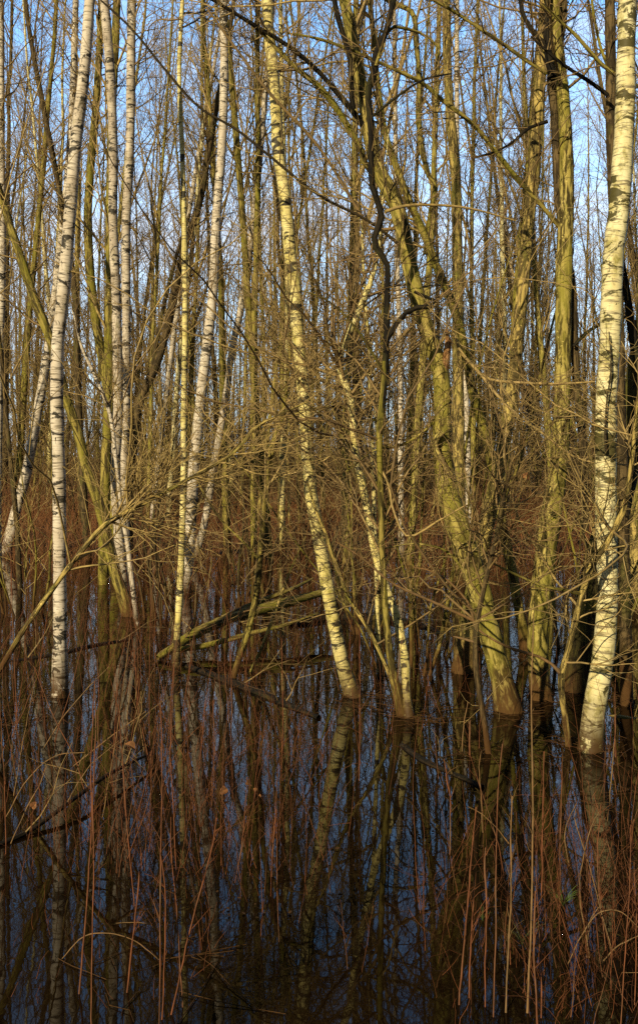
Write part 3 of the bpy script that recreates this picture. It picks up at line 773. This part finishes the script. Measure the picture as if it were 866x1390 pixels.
# ------------------------------------------------------------------ masses nobody could count
def stems(n, yr, pxr, hr, lean, r, npts=5, bend=0.1, zfun=None, power=1.0):
    Y = np.sqrt(rng.uniform(yr[0]**2, yr[1]**2, n)) if power == 1 else rng.uniform(yr[0], yr[1], n)
    X = (rng.uniform(pxr[0], pxr[1], n) - CX) * Y / F
    H = rng.uniform(hr[0], hr[1], n) * rng.uniform(0.6, 1, n) * np.clip(0.95 + 0.75 * hum(X * 0.7 + 1, Y * 0.7 + 2), 0.35, 1.9)
    d = np.stack([rng.normal(0, lean, n), rng.normal(0, lean, n), np.ones(n)], 1)
    P = np.empty((n, npts, 3))
    P[:, 0] = np.stack([X, Y, np.full(n, -0.08)], 1)
    if zfun is not None:
        P[:, 0, 2] = np.minimum(0.1, zfun(X, Y)) - 0.05
    for j in range(1, npts):
        d = d / np.linalg.norm(d, axis=1, keepdims=True)
        P[:, j] = P[:, j - 1] + d * (H / (npts - 1))[:, None]
        d = d + rng.normal(0, bend, (n, 3))
    R = np.outer(rng.uniform(r[0], r[1], n), np.linspace(1, 0.35, npts))
    return P, R


def clump_mask(P, thr):
    x, y = P[:, 0, 0], P[:, 0, 1]
    return hum(x * 0.8 + 3, y * 0.8) + rng.normal(0, 0.25, len(x)) > thr


mb = MB()
P, R = stems(17000, (11.0, 26), (-260, 1150), (0.5, 1.5), 0.22, (0.0022, 0.0048), 5, 0.16, ground_z)
k = clump_mask(P, 0.0) | (P[:, 0, 1] > 14.5)
mb.tubes(P[k], R[k], 3)
B, BR = spawn(P[k][:7000], R[k][:7000], 3, (0.3, 0.95), (20, 60), (0.15, 0.5), 3, 0.0, 0.15, 0.7, 0.003, 0.0012)
mb.tubes(B, BR, 3)
P, R = stems(2200, (11.5, 26), (-260, 1150), (1.2, 2.6), 0.6, (0.003, 0.006), 8, 0.05, ground_z)      # arching brambles
P[:, :, 2] -= np.linspace(0, 1, 8)[None] ** 2 * rng.uniform(0.3, 1.3, 2200)[:, None]
mb.tubes(P, R, 3)
o = mb.obj('undergrowth', M['thicket']); tag(o, 'russet thicket of dead stems and brambles filling the far bank', 'undergrowth', kind='stuff')
mb = MB()
P, R = stems(8000, (20, 44), (-250, 1116), (0.8, 2.6), 0.2, (0.004, 0.009), 5, 0.14, ground_z)
mb.tubes(P, R, 3)
B, BR = spawn(P[:2600], R[:2600], 3, (0.3, 0.95), (20, 60), (0.3, 0.9), 3, 0.0, 0.15, 0.7, 0.006, 0.002)
mb.tubes(B, BR, 3)
o = mb.obj('undergrowth', M['thicket_tan']); tag(o, 'tan brown dead growth between the trunks of the far stand', 'undergrowth', kind='stuff')

mb = MB()
n = 260
Y = np.sqrt(rng.uniform(40**2, 78**2, n)); X = (rng.uniform(-300, 1166, n) - CX) * Y / F
H = rng.uniform(12, 19, n)
d = np.stack([rng.normal(0, .05, n), rng.normal(0, .05, n), np.ones(n)], 1)
P = np.empty((n, 9, 3)); P[:, 0] = np.stack([X, Y, np.zeros(n)], 1)
for j in range(1, 9):
    P[:, j] = P[:, j - 1] + d * (H / 8)[:, None]; d = d + rng.normal(0, .025, (n, 3))
R = np.outer(rng.uniform(.06, .12, n), np.linspace(1, .08, 9))
mb.tubes(P, R, 5)
B, BR = spawn(P, R, 20, (0.15, 0.98), (20, 48), (1.2, 3.2), 4, 0.07, 0.1, 0.5, 0.02, 0.004)
mb.tubes(B, BR, 3)
C, CR = spawn(B, BR, 6, (0.2, 0.98), (25, 55), (0.5, 1.4), 3, 0.04, 0.1, 0.6, 0.009, 0.003)
mb.tubes(C, CR, 3)
P, R = stems(4200, (34, 78), (-300, 1166), (3, 8), 0.16, (0.008, 0.02), 4, 0.1)
mb.tubes(P, R, 3)
B, BR = spawn(P, R, 5, (0.2, 0.95), (20, 60), (0.5, 1.6), 3, 0.02, 0.15, 0.7, 0.01, 0.003)
mb.tubes(B, BR, 3)
o = mb.obj('distant_woods', M['twig_far']); tag(o, 'far bare wood reading as one brown-gold mass', 'woods', kind='stuff')

# sparse dead growth over the near water
mb = MB()
P, R = stems(2200, (3.4, 12), (-90, 440), (0.2, 0.95), 0.26, (0.0009, 0.0022), 7, 0.16)
k = clump_mask(P, -0.05); mb.tubes(P[k], R[k], 3)
B, BR = spawn(P[k], R[k], 2, (0.3, 0.95), (20, 60), (0.08, 0.25), 3, 0, 0.15, 0.7, 0.0015, 0.0007); mb.tubes(B, BR, 3)
P, R = stems(1100, (5, 12.5), (420, 920), (0.2, 0.8), 0.2, (0.0012, 0.0026), 5, 0.14)
k = clump_mask(P, 0.25); mb.tubes(P[k], R[k], 3)
P, R = stems(420, (2.6, 4.6), (560, 920), (0.1, 0.5), 0.3, (0.0007, 0.0015), 7, 0.24); mb.tubes(P, R, 3)
P, R = stems(800, (2.6, 3.9), (720, 960), (0.15, 0.55), 0.3, (0.0007, 0.0015), 7, 0.22); mb.tubes(P, R, 3)
P, R = stems(500, (3.0, 9), (-60, 900), (0.3, 1.1), 0.7, (0.0009, 0.002), 9, 0.10)
P[:, :, 2] = np.maximum(P[:, :, 2] - np.linspace(0, 1, 9)[None] ** 2 * rng.uniform(0.05, 0.6, 500)[:, None], -0.05)
k = clump_mask(P, 0.05); mb.tubes(P[k], R[k], 3)
P, R = stems(420, (2.7, 4.4), (-40, 300), (0.1, 0.45), 0.3, (0.0008, 0.0016), 5, 0.2); mb.tubes(P, R, 3)
o = mb.obj('undergrowth', M['near_growth']); tag(o, 'fine dead red-brown growth poking out of the near water', 'undergrowth', kind='stuff')
mb = MB()
n = 700                                                         # sticks and straw lying on the water
Y = rng.uniform(2.7, 11, n); X = (rng.uniform(-40, 906, n) - CX) * Y / F
a = rng.uniform(0, 6.28, n); L = rng.uniform(0.05, 0.35, n)
t = np.linspace(-.5, .5, 4)
P = np.empty((n, 4, 3)); P[:, :, 0] = X[:, None] + np.cos(a)[:, None] * t * L[:, None]; P[:, :, 1] = Y[:, None] + np.sin(a)[:, None] * t * L[:, None]
P[:, :, 2] = 0.002 + rng.uniform(0, .006, (n, 4)); P[:, 1:3, :2] += rng.normal(0, .01, (n, 2, 2))
k = (hum(X * 1.1, Y * 1.1 + 4) > 0.05)
mb.tubes(P[k], np.full((int(k.sum()), 4), 0.0016), 3)
for bx_, by_ in BASES:                                           # sticks and straw gathered round the feet of the trunks
    m_ = 26; a = rng.uniform(0, 6.28, m_); rr = rng.uniform(.03, .38, m_); b2 = rng.uniform(0, 6.28, m_); L = rng.uniform(.04, .3, m_)
    P = np.empty((m_, 4, 3)); P[:, :, 0] = bx_ + (np.cos(a) * rr)[:, None] + np.cos(b2)[:, None] * t * L[:, None]
    P[:, :, 1] = by_ + (np.sin(a) * rr)[:, None] + np.sin(b2)[:, None] * t * L[:, None]; P[:, :, 2] = rng.uniform(.001, .02, (m_, 4))
    mb.tubes(P, np.full((m_, 4), .002), 3)
n = 2200
Y = rng.uniform(3.2, 11, n); X = (rng.uniform(-60, 926, n) - CX) * Y / F
k = hum(X * 1.3 + 5, Y * 1.3) > 0.22
X, Y = X[k], Y[k]; n = len(X)
a = rng.uniform(0, 6.28, n); L = rng.uniform(.004, .013, n); W_ = L * rng.uniform(.4, .7, n); z = rng.uniform(.002, .006, n)
ca, sa = np.cos(a), np.sin(a)
q = np.empty((n, 4, 3))
for j, (u, v_) in enumerate(((1, 0), (0, 1), (-1, 0), (0, -1))):
    q[:, j] = np.stack([X + u * ca * L - v_ * sa * W_, Y + u * sa * L + v_ * ca * W_, z + rng.uniform(0, .004, n)], 1)
mb.quads(q)
o = mb.obj('floating_debris', M['brown']); tag(o, 'thin sticks and straw lying on the dark water', 'debris', kind='stuff')

# ------------------------------------------------------------------ fallen wood
def log(name, label, path, Y, bark, cat='log', lean=0.0, s0=1.0, twn=0, extra=()):
    rows = []
    for p in path:
        d = p[3] if len(p) > 3 else Y
        rows.append([*at(p[0], p[1], d), p[2] * d / F / 2])
    K = np.array(rows)
    n = int(np.clip(np.linalg.norm(np.diff(K[:, :3], axis=0), axis=1).sum() / 0.05, 8, 80))
    Q = catmull(K, n); Q[:, 3] *= 1 + 0.06 * rng.standard_normal(n)
    base = np.array([Q[0, 0], Q[0, 1], 0])
    root = empty(name, base); tag(root, label, cat)
    MB().tubes(Q[:, :3], np.maximum(Q[:, 3], .002), 12, s0=s0, rough=0.05).obj('trunk', M[bark], base, root)
    for e in extra:
        K = np.array([[*at(p[0], p[1], p[3] if len(p) > 3 else Y), p[2] * Y / F / 2] for p in e])
        E = catmull(K, 30)
        MB().tubes(E[:, :3], np.maximum(E[:, 3], .002), 8, s0=s0, rough=0.05).obj('branch', M[bark], base, root)
    if twn:
        B, BR = spawn(Q[:, :3], Q[:, 3], twn, (0.1, 0.95), (40, 80), (0.2, 0.8), 5, 0.03, 0.2, 0.4, 0.008, 0.001)
        C, CR = spawn(B, BR, 3, (0.2, 0.98), (25, 65), (0.1, 0.4), 4, 0.0, 0.2, 0.7, 0.003, 0.001)
        MB().tubes(B, BR, 3).tubes(C, CR, 3).obj('sprays', M['twig'], base, root)
    return root


log('fallen_log', 'split mossy fallen log slanting out of the water toward the golden birch', [(214, 893, 8, 7.3), (240, 876, 12, 7.45), (262, 862, 14, 7.6), (300, 844, 14, 7.9), (348, 829, 15, 8.2), (395, 816, 13, 8.5), (432, 806, 9, 8.8), (470, 796, 4, 9.0)], 7.8, 'mossy', twn=14,
    extra=[[(240, 882, 6, 7.4), (270, 878, 8, 7.5), (300, 871, 7.5, 7.6), (348, 858, 6.5, 7.8), (395, 846, 5, 8.0), (432, 832, 3, 8.2)],
           [(300, 840, 8, 7.9), (348, 818, 8, 8.3), (395, 800, 6, 8.6), (425, 785, 3, 9)]])
log('fallen_log', 'dark waterlogged log lying below the slanting olive stem', [(255, 905, 8, 7.1), (300, 922, 11, 6.7), (345, 938, 12, 6.35), (390, 958, 11, 6.0), (433, 975, 8, 5.7)], 6.4, 'wet', twn=6)
log('fallen_log', 'dark sunken log in the water before the thin reddish sapling', [(545, 1012, 8, 5.16), (575, 1034, 11, 4.9), (615, 1052, 10, 4.7), (655, 1068, 6, 4.5)], 4.9, 'wet', twn=4)
log('fallen_log', 'thick dark log lying at the right edge beside the bright cream birch', [(800, 978, 2, 5.82), (816, 978, 12, 5.78), (835, 979, 17, 5.74), (862, 983, 19, 5.7), (920, 988, 20, 5.6), (1000, 985, 24, 5.5), (1110, 990, 16, 5.4), (1200, 994, 9, 5.3), (1215, 995, 1, 5.3)], 5.7, 'mossy', twn=5)
log('fallen_log', 'low dark log lying behind the nearest left birch', [(-40, 908, 5, 7.1), (20, 899, 7, 7.3), (80, 889, 8, 7.55), (130, 876, 6, 7.9), (180, 868, 3, 8.15)], 7.5, 'wet', twn=8)
log('fallen_log', 'dark log crossing the water behind the golden birch', [(395, 848, 6, 8.8), (450, 838, 13, 9.2), (520, 842, 14, 9.1), (570, 850, 10, 8.8), (600, 862, 5, 8.4)], 9, 'wet', twn=10)
log('fallen_branch', 'thin tan stick leaning out of the water right of the slanting olive stem', [(339, 915, 4, 6.9), (355, 880, 4.4, 6.9), (372, 835, 4, 6.9), (392, 780, 3.2, 6.9), (415, 728, 2, 6.9)], 6.9, 'ochre', cat='branch')
log('fallen_branch', 'bare tan stick rising at the right edge behind the bright cream birch', [(860, 830, 4, 7.5), (852, 790, 4, 7.5), (842, 740, 3.6, 7.5), (832, 690, 2.4, 7.5)], 7.5, 'ochre', cat='branch')
log('fallen_branch', 'pale olive stick slanting right at the right edge of the water', [(832, 912, 5, 6.9), (842, 870, 5.5, 6.9), (856, 835, 5, 6.9), (880, 780, 4, 6.9)], 6.9, 'olive', cat='branch')
log('fallen_branch', 'dark drowned branch arching through the near water at lower left', [(-10, 1150, 5, 3.8), (40, 1128, 6, 3.95), (100, 1085, 6, 4.2), (150, 1050, 5, 4.5), (210, 1020, 3, 4.9)], 4.2, 'wet', cat='branch', twn=10)

# ------------------------------------------------------------------ near stems, each one its own thing
def stem(path, Y, colour, label, group, name='dead_stalk', knots=True):
    if path[0][1] > 1320:
        dx = (path[0][0] - path[1][0]) / (path[0][1] - path[1][1])
        ex = rng.uniform(0, 75)
        path = [(path[0][0] + dx * ex, path[0][1] + ex, path[0][2])] + path[1:]
        Y = depth(path[0][1])
    rows = np.array([[*at(p[0], p[1], Y + 0.0006 * (path[0][1] - p[1])), p[2] * 0.72 * Y / F / 2] for p in path])
    n = max(8, len(path) * 4)
    Q = catmull(rows, n)
    Q[:, :2] += np.cumsum(rng.normal(0, 0.0011, (n, 2)), 0); Q[:, 3] *= 1 + 0.12 * rng.standard_normal(n)
    base = np.array([Q[0, 0], Q[0, 1], 0])
    mb = MB().tubes(Q[:, :3], np.maximum(Q[:, 3], 0.0007), 5, rough=0.06)
    if knots:
        B, BR = spawn(Q[:, :3], Q[:, 3], 9, (0.3, 1), (12, 55), (0.015, 0.13), 4, 0.03, 0.16, 0.6, 0.0012, 0.0005); mb.tubes(B, BR, 3)
    o = mb.obj(name, M[colour], base)
    tag(o, label, 'stem', group)
    return o


GR = 'red dead stems in the near water'
RED = 'thin red-brown dead stem standing in the near dark water'
reds = [
    [(108, 1345, 4), (118, 1230, 3.6), (123, 1130, 3.2), (124, 1050, 2.8), (127, 960, 2.2), (128, 925, 1.6)],
    [(126, 1345, 3), (128, 1200, 2.8), (127, 1100, 2.8), (131, 990, 2.4), (129, 930, 1.6)],
    [(173, 1345, 3.6), (181, 1255, 3.6), (190, 1158, 3)],
    [(184, 1230, 2.5), (176, 1150, 2.5), (170, 1070, 2.5), (165, 1000, 2), (162, 955, 1.4)],
    [(216, 1345, 3), (217, 1200, 3), (218, 1100, 2.8), (219, 1000, 2), (218, 940, 1.4)],
    [(221, 1335, 2.8), (224, 1215, 2.8), (220, 1162, 2)],
    [(243, 1325, 3), (262, 1235, 3), (280, 1160, 2.8), (288, 1110, 2)],
    [(246, 1335, 2.5), (239, 1240, 2.5), (231, 1160, 2), (229, 1110, 1.4)],
    [(625, 1345, 3.6), (632, 1245, 3.4), (639, 1160, 3), (644, 1095, 2)],
    [(637, 1340, 3), (641, 1240, 3), (646, 1185, 2)],
    [(660, 1340, 3), (664, 1230, 3), (662, 1180, 4), (662, 1150, 2)],
    [(669, 1345, 2.8), (671, 1200, 2.6), (672, 1090, 2.4), (679, 1010, 1.8)],
    [(728, 1345, 4), (725, 1270, 4), (726, 1210, 3)],
    [(733, 1345, 3), (732, 1220, 2.8), (732, 1100, 2.6), (734, 1020, 2)],
    [(760, 1225, 2.6), (759, 1130, 2.6), (762, 1045, 2)],
    [(637, 1025, 4), (637, 1000, 4), (638, 978, 2)],
    [(270, 1055, 2), (275, 1000, 2), (279, 950, 1.6)], [(286, 1080, 2), (292, 1010, 2), (291, 950, 1.6)],
    [(325, 1170, 2.2), (333, 1110, 2.2), (337, 1055, 1.6)], [(370, 1190, 2), (372, 1140, 3), (376, 1098, 1.6)],
    [(382, 1060, 1.8), (384, 960, 1.8), (382, 870, 1.4)], [(488, 1060, 1.8), (488, 960, 1.8), (487, 848, 1.4)],
    [(120, 1090, 2.2), (100, 1025, 2.2), (70, 965, 2), (47, 905, 1.4)],
    [(240, 1180, 2), (236, 1080, 2), (234, 985, 1.8), (238, 900, 1.2)], [(205, 1040, 2), (188, 960, 2), (182, 880, 1.4)],
    [(24, 985, 2), (20, 900, 2), (17, 800, 2), (16, 745, 1.2)], [(8, 1160, 2), (5, 1050, 2), (2, 980, 1.4)],
    [(610, 1160, 2.4), (612, 1090, 2.4), (606, 1060, 3), (603, 1030, 1.4)],
    [(800, 1210, 2.2), (805, 1120, 2.2), (800, 1060, 1.6)], [(822, 1290, 2.2), (812, 1180, 2.2), (818, 1090, 1.6)], [(846, 1330, 2.2), (855, 1210, 2.2), (858, 1120, 1.6)],
    [(835, 1180, 2.4), (815, 1110, 2), (805, 1080, 1.4)], [(861, 1345, 2.4), (862, 1240, 2.4), (860, 1170, 1.4)],
]
for i, p in enumerate(reds):
    stem(p, min(depth(p[0][1]), 8), 'red_stem', RED, GR)
stem([(716, 1345, 4.4), (720, 1200, 4), (720, 1060, 3.6), (718, 930, 3), (721, 830, 2)], depth(1345), 'tan_stem', 'tallest pale tan dead stem rising in front of the forked trunk', None)
stem([(687, 1345, 3.8), (691, 1230, 3.4), (692, 1150, 3), (693, 1080, 2)], depth(1345), 'tan_stem', 'pale tan dead stem left of the tallest tan stem', None)
TG, TAN = 'bent pale grass stalks in the near water', 'pale bent dead grass stalk over the near dark water'
for p in [
    [(84, 1302, 2), (112, 1272, 2.2), (145, 1266, 2.2), (182, 1276, 2), (216, 1303, 1.6)], [(8, 1110, 2), (38, 1058, 2.2), (75, 1026, 2), (115, 1021, 1.6)],
    [(16, 1145, 2.2), (35, 1105, 2.2), (55, 1065, 2), (65, 1040, 1.4)], [(20, 1080, 2), (30, 1020, 2), (38, 975, 1.8), (46, 935, 1.4)],
    [(60, 1015, 2), (90, 970, 2), (120, 935, 1.6), (150, 905, 1.2)], [(140, 1110, 2), (155, 1030, 2), (168, 950, 1.8), (180, 860, 1.4)], [(100, 1040, 2), (150, 1000, 2.2), (198, 965, 1.6)],
    [(770, 1310, 2.4), (790, 1270, 2.4), (815, 1240, 2.4), (845, 1238, 2.2), (880, 1270, 1.6)], [(818, 1305, 2.6), (835, 1288, 2.6), (860, 1273, 2.4), (890, 1262, 1.8)],
    [(690, 1145, 2.4), (675, 1125, 2.2), (655, 1105, 2), (636, 1095, 1.6)], [(800, 1300, 2.2), (785, 1200, 2.2), (800, 1130, 2), (815, 1100, 1.4)], [(830, 1290, 2), (800, 1180, 2), (780, 1110, 2), (782, 1098, 1.4)],
    [(795, 1300, 2), (800, 1250, 2), (812, 1230, 1.4)], [(655, 1130, 2), (655, 1090, 2), (652, 1040, 1.6), (655, 1020, 1)], [(627, 1020, 2.2), (629, 985, 2.2), (635, 953, 1.6)], [(823, 1115, 2), (829, 1050, 2.2), (833, 1008, 1.6)],
    [(158, 1253, 1.6), (185, 1252, 1.8), (215, 1256, 1.6), (245, 1262, 1.2)], [(772, 1175, 2), (766, 1130, 2), (782, 1090, 1.4)]]:
    stem(p, depth(max(p[0][1], 880)), 'tan_stem', TAN, TG, 'grass_stalk', False)
# the shorter ones between them: a dozen shapes, copied
shapes = []
for k in range(12):
    n = 8; L = rng.uniform(0.35, 1.15)
    d = np.array([rng.normal(0, .12), rng.normal(0, .12), 1.0]); P = [np.array([0, 0, -0.06])]
    for j in range(n - 1):
        d /= np.linalg.norm(d); P.append(P[-1] + d * L / (n - 1)); d = d + rng.normal(0, .07, 3)
    P = np.array(P); R = np.linspace(rng.uniform(.0018, .0034), .0009, n)
    mb = MB().tubes(P, R, 5, rough=.06)
    B, BR = spawn(P, R, 6, (0.3, 1), (15, 45), (0.03, 0.16), 4, 0.05, 0.12, 0.6, 0.0014, 0.0006); mb.tubes(B, BR, 3)
    shapes.append(mb.obj('dead_stalk', M['red_stem']))
taken = set()
SG2 = 'short red dead stems over the water'
for q in range(240):
    i = int(rng.integers(0, 12))
    o = shapes[i] if i not in taken else shapes[i].copy()
    if i in taken:
        COL.objects.link(o)
    taken.add(i)
    if q < 150:
        px, py = rng.normal(150, 95), rng.uniform(905, 1200)
    elif q < 200:
        px, py = rng.uniform(300, 870), rng.uniform(960, 1320)
    else:
        px, py = rng.normal(815, 55), rng.uniform(1120, 1390)
    Y = depth(py)
    o.location = ((px - CX) * Y / F, Y, 0)
    s = rng.uniform(0.6, 1.1) * (1 if Y > 4.5 else 0.6)
    o.scale = (s, s, s)
    o.rotation_euler = (rng.normal(0, .1), rng.normal(0, .1), rng.uniform(0, 6.28))
    tag(o, 'short branching red-brown dead stem poking up from the water', 'stem', SG2)

# dead leaves caught on the stems, green grass at the lower right
def leaf(px, py, Y, size, label, group=None):
    c = at(px, py, Y); n = 7
    ax_ = rng.normal(0, 1, 3); ax_[2] = -abs(ax_[2]); ax_ /= np.linalg.norm(ax_)
    sd = np.cross(ax_, rng.normal(0, 1, 3)); sd /= np.linalg.norm(sd); up = np.cross(ax_, sd)
    t = np.linspace(0, 1, n); wv = np.sin(np.pi * t ** 0.8) * 0.42
    mid = c + size * (np.outer(t, ax_) + np.outer(0.25 * np.sin(2.5 * t), up))
    l = mid + size * (wv[:, None] * sd + (wv * 0.5)[:, None] * up); r = mid - size * (wv[:, None] * sd - (wv * 0.4)[:, None] * up)
    q = []
    for i in range(n - 1):
        q.append([l[i], mid[i], mid[i + 1], l[i + 1]]); q.append([mid[i], r[i], r[i + 1], mid[i + 1]])
    mb = MB().quads(np.array(q)); mb.tubes(mid, np.full(n, .0007), 3)
    o = mb.obj('dead_leaf', M['leaf'], c); tag(o, label, 'leaf', group)


LG, LL = 'curled orange leaves caught over the centre-left water', 'curled orange dead leaf caught on stems over the centre-left water'
for px, py, s in ((333, 1064, .045), (344, 1070, .05), (352, 1076, .045), (303, 1066, .05), (280, 1092, .05), (169, 1010, .06)):
    leaf(px, py, 4.4, s, LL, LG)
leaf(50, 1088, 4.2, .04, 'small curled brown leaf hanging over the water at left')
leaf(745, 655, 5.6, .07, 'curled orange dead leaf hanging between the forked trunk and the cream birch')
leaf(716, 640, 5.6, .06, 'curled orange dead leaf hanging just left of the forked trunk')


def tuft(px, py, label, n=18, L=(.06, .14)):
    Y = depth(py); x = (px - CX) * Y / F
    z0 = max(0.0, float(ground_z(x, Y)))
    P = np.empty((n, 5, 3)); a = rng.uniform(0, 6.28, n); ln = rng.uniform(*L, n)
    for j, t in enumerate(np.linspace(0, 1, 5)):
        P[:, j] = np.stack([x + np.cos(a) * ln * .6 * t ** 1.4, Y + np.sin(a) * ln * .6 * t ** 1.4, z0 + ln * (t - .35 * t * t)], 1)
    o = MB().tubes(P, np.outer(np.full(n, .0018), [1, 1, .8, .6, .2]), 3).obj('grass_tuft', M['grass'], (x, Y, 0)); tag(o, label, 'grass')


tuft(764, 1232, 'small green grass tuft in the water right of the tallest tan stem')
tuft(708, 1285, 'green grass tuft at the waterline left of the tallest tan stem', 14)
tuft(655, 1250, 'tiny green grass tuft among red stems at lower right', 8, (.03, .08))
mb = MB()
n = 420
px = rng.uniform(640, 900, n); Yg = rng.uniform(2.6, 3.4, n); X = (px - CX) * Yg / F
z = np.maximum(0.002, ground_z(X, Yg)) + rng.uniform(0, .012, n)
k = (ground_z(X, Yg) > -0.12)
a = rng.uniform(0, 6.28, n); L = rng.uniform(.04, .2, n)
t = np.linspace(-.5, .5, 5)
P = np.stack([X[:, None] + np.cos(a)[:, None] * t * L[:, None], Yg[:, None] + np.sin(a)[:, None] * t * L[:, None], z[:, None] + .25 * L[:, None] * (0.25 - t * t) * rng.uniform(0, 2, n)[:, None]], -1)
mb.tubes(P[k], np.full((int(k.sum()), 5), .0014), 3)
o = mb.obj('dead_grass', M['tan_stem']); tag(o, 'matted dead grass and straw on the wet bank at lower right', 'grass', kind='stuff')

# ------------------------------------------------------------------ camera, sun, sky
cam = bpy.data.cameras.new('camera')
co = bpy.data.objects.new('camera', cam); COL.objects.link(co)
cam.sensor_fit = 'VERTICAL'; cam.sensor_height = 36; cam.lens = 36 * F / 1390
cam.shift_y = -(695 - HY) / 1390
cam.clip_start = 0.05; cam.clip_end = 3000
co.location = (0, 0, CAMH); co.rotation_euler = (math.radians(90), 0, 0)
S.camera = co

to_sun = Vector((-math.sin(SUN_AZ) * math.cos(SUN_EL), -math.cos(SUN_AZ) * math.cos(SUN_EL), math.sin(SUN_EL)))
sl = bpy.data.lights.new('sun', 'SUN'); sl.energy = 5.0; sl.angle = math.radians(0.5); sl.color = (1.0, 0.87, 0.55)
so = bpy.data.objects.new('sun', sl); COL.objects.link(so)
so.rotation_euler = to_sun.to_track_quat('Z', 'Y').to_euler()

W = bpy.data.worlds.new('World'); S.world = W; W.use_nodes = True
nt = W.node_tree; bg = nt.nodes['Background']
sky = nt.nodes.new('ShaderNodeTexSky'); sky.sky_type = 'NISHITA'; sky.sun_disc = False
sky.sun_elevation = SUN_EL; sky.sun_rotation = math.atan2(to_sun.x, to_sun.y)
sky.air_density = 1.0; sky.dust_density = 0.6; sky.ozone_density = 2.0
tc = nt.nodes.new('ShaderNodeTexCoord')
cl = ramp(nt, noise(nt, tc.outputs['Generated'], (2.2, 2.2, 7), 6, 0.62, 0.5), [(0.50, 0.0), (0.74, 0.7)])
sx = node(nt, 'ShaderNodeSeparateXYZ'); nt.links.new(tc.outputs['Generated'], sx.inputs[0])
veil = ramp(nt, sx.outputs['Z'], [(0.0, 0.92), (0.24, 0.62), (0.42, 0.18)])
c = mix(nt, 1.0, sky.outputs[0], (0.92, 2.2, 2.85), 'MULTIPLY')
c = mix(nt, veil, c, (7.5, 8.4, 9.5))
c = mix(nt, cl, c, (8.6, 8.4, 8.9))
away = ramp(nt, sx.outputs['Y'], [(0.3, 0.09), (0.86, 1.0)])      # sky dimmed to the sides, overhead and behind to cut the fill light
c = mix(nt, 1.0, c, away, 'MULTIPLY')
nt.links.new(c, bg.inputs['Color'])
bg.inputs['Strength'].default_value = 0.15

S.view_settings.view_transform = 'Standard'; S.view_settings.look = 'None'; S.view_settings.exposure = 0; S.view_settings.gamma = 1
S.render.engine = 'CYCLES'
S.cycles.max_bounces = 5; S.cycles.diffuse_bounces = 2; S.cycles.glossy_bounces = 3
S.cycles.use_denoising = False
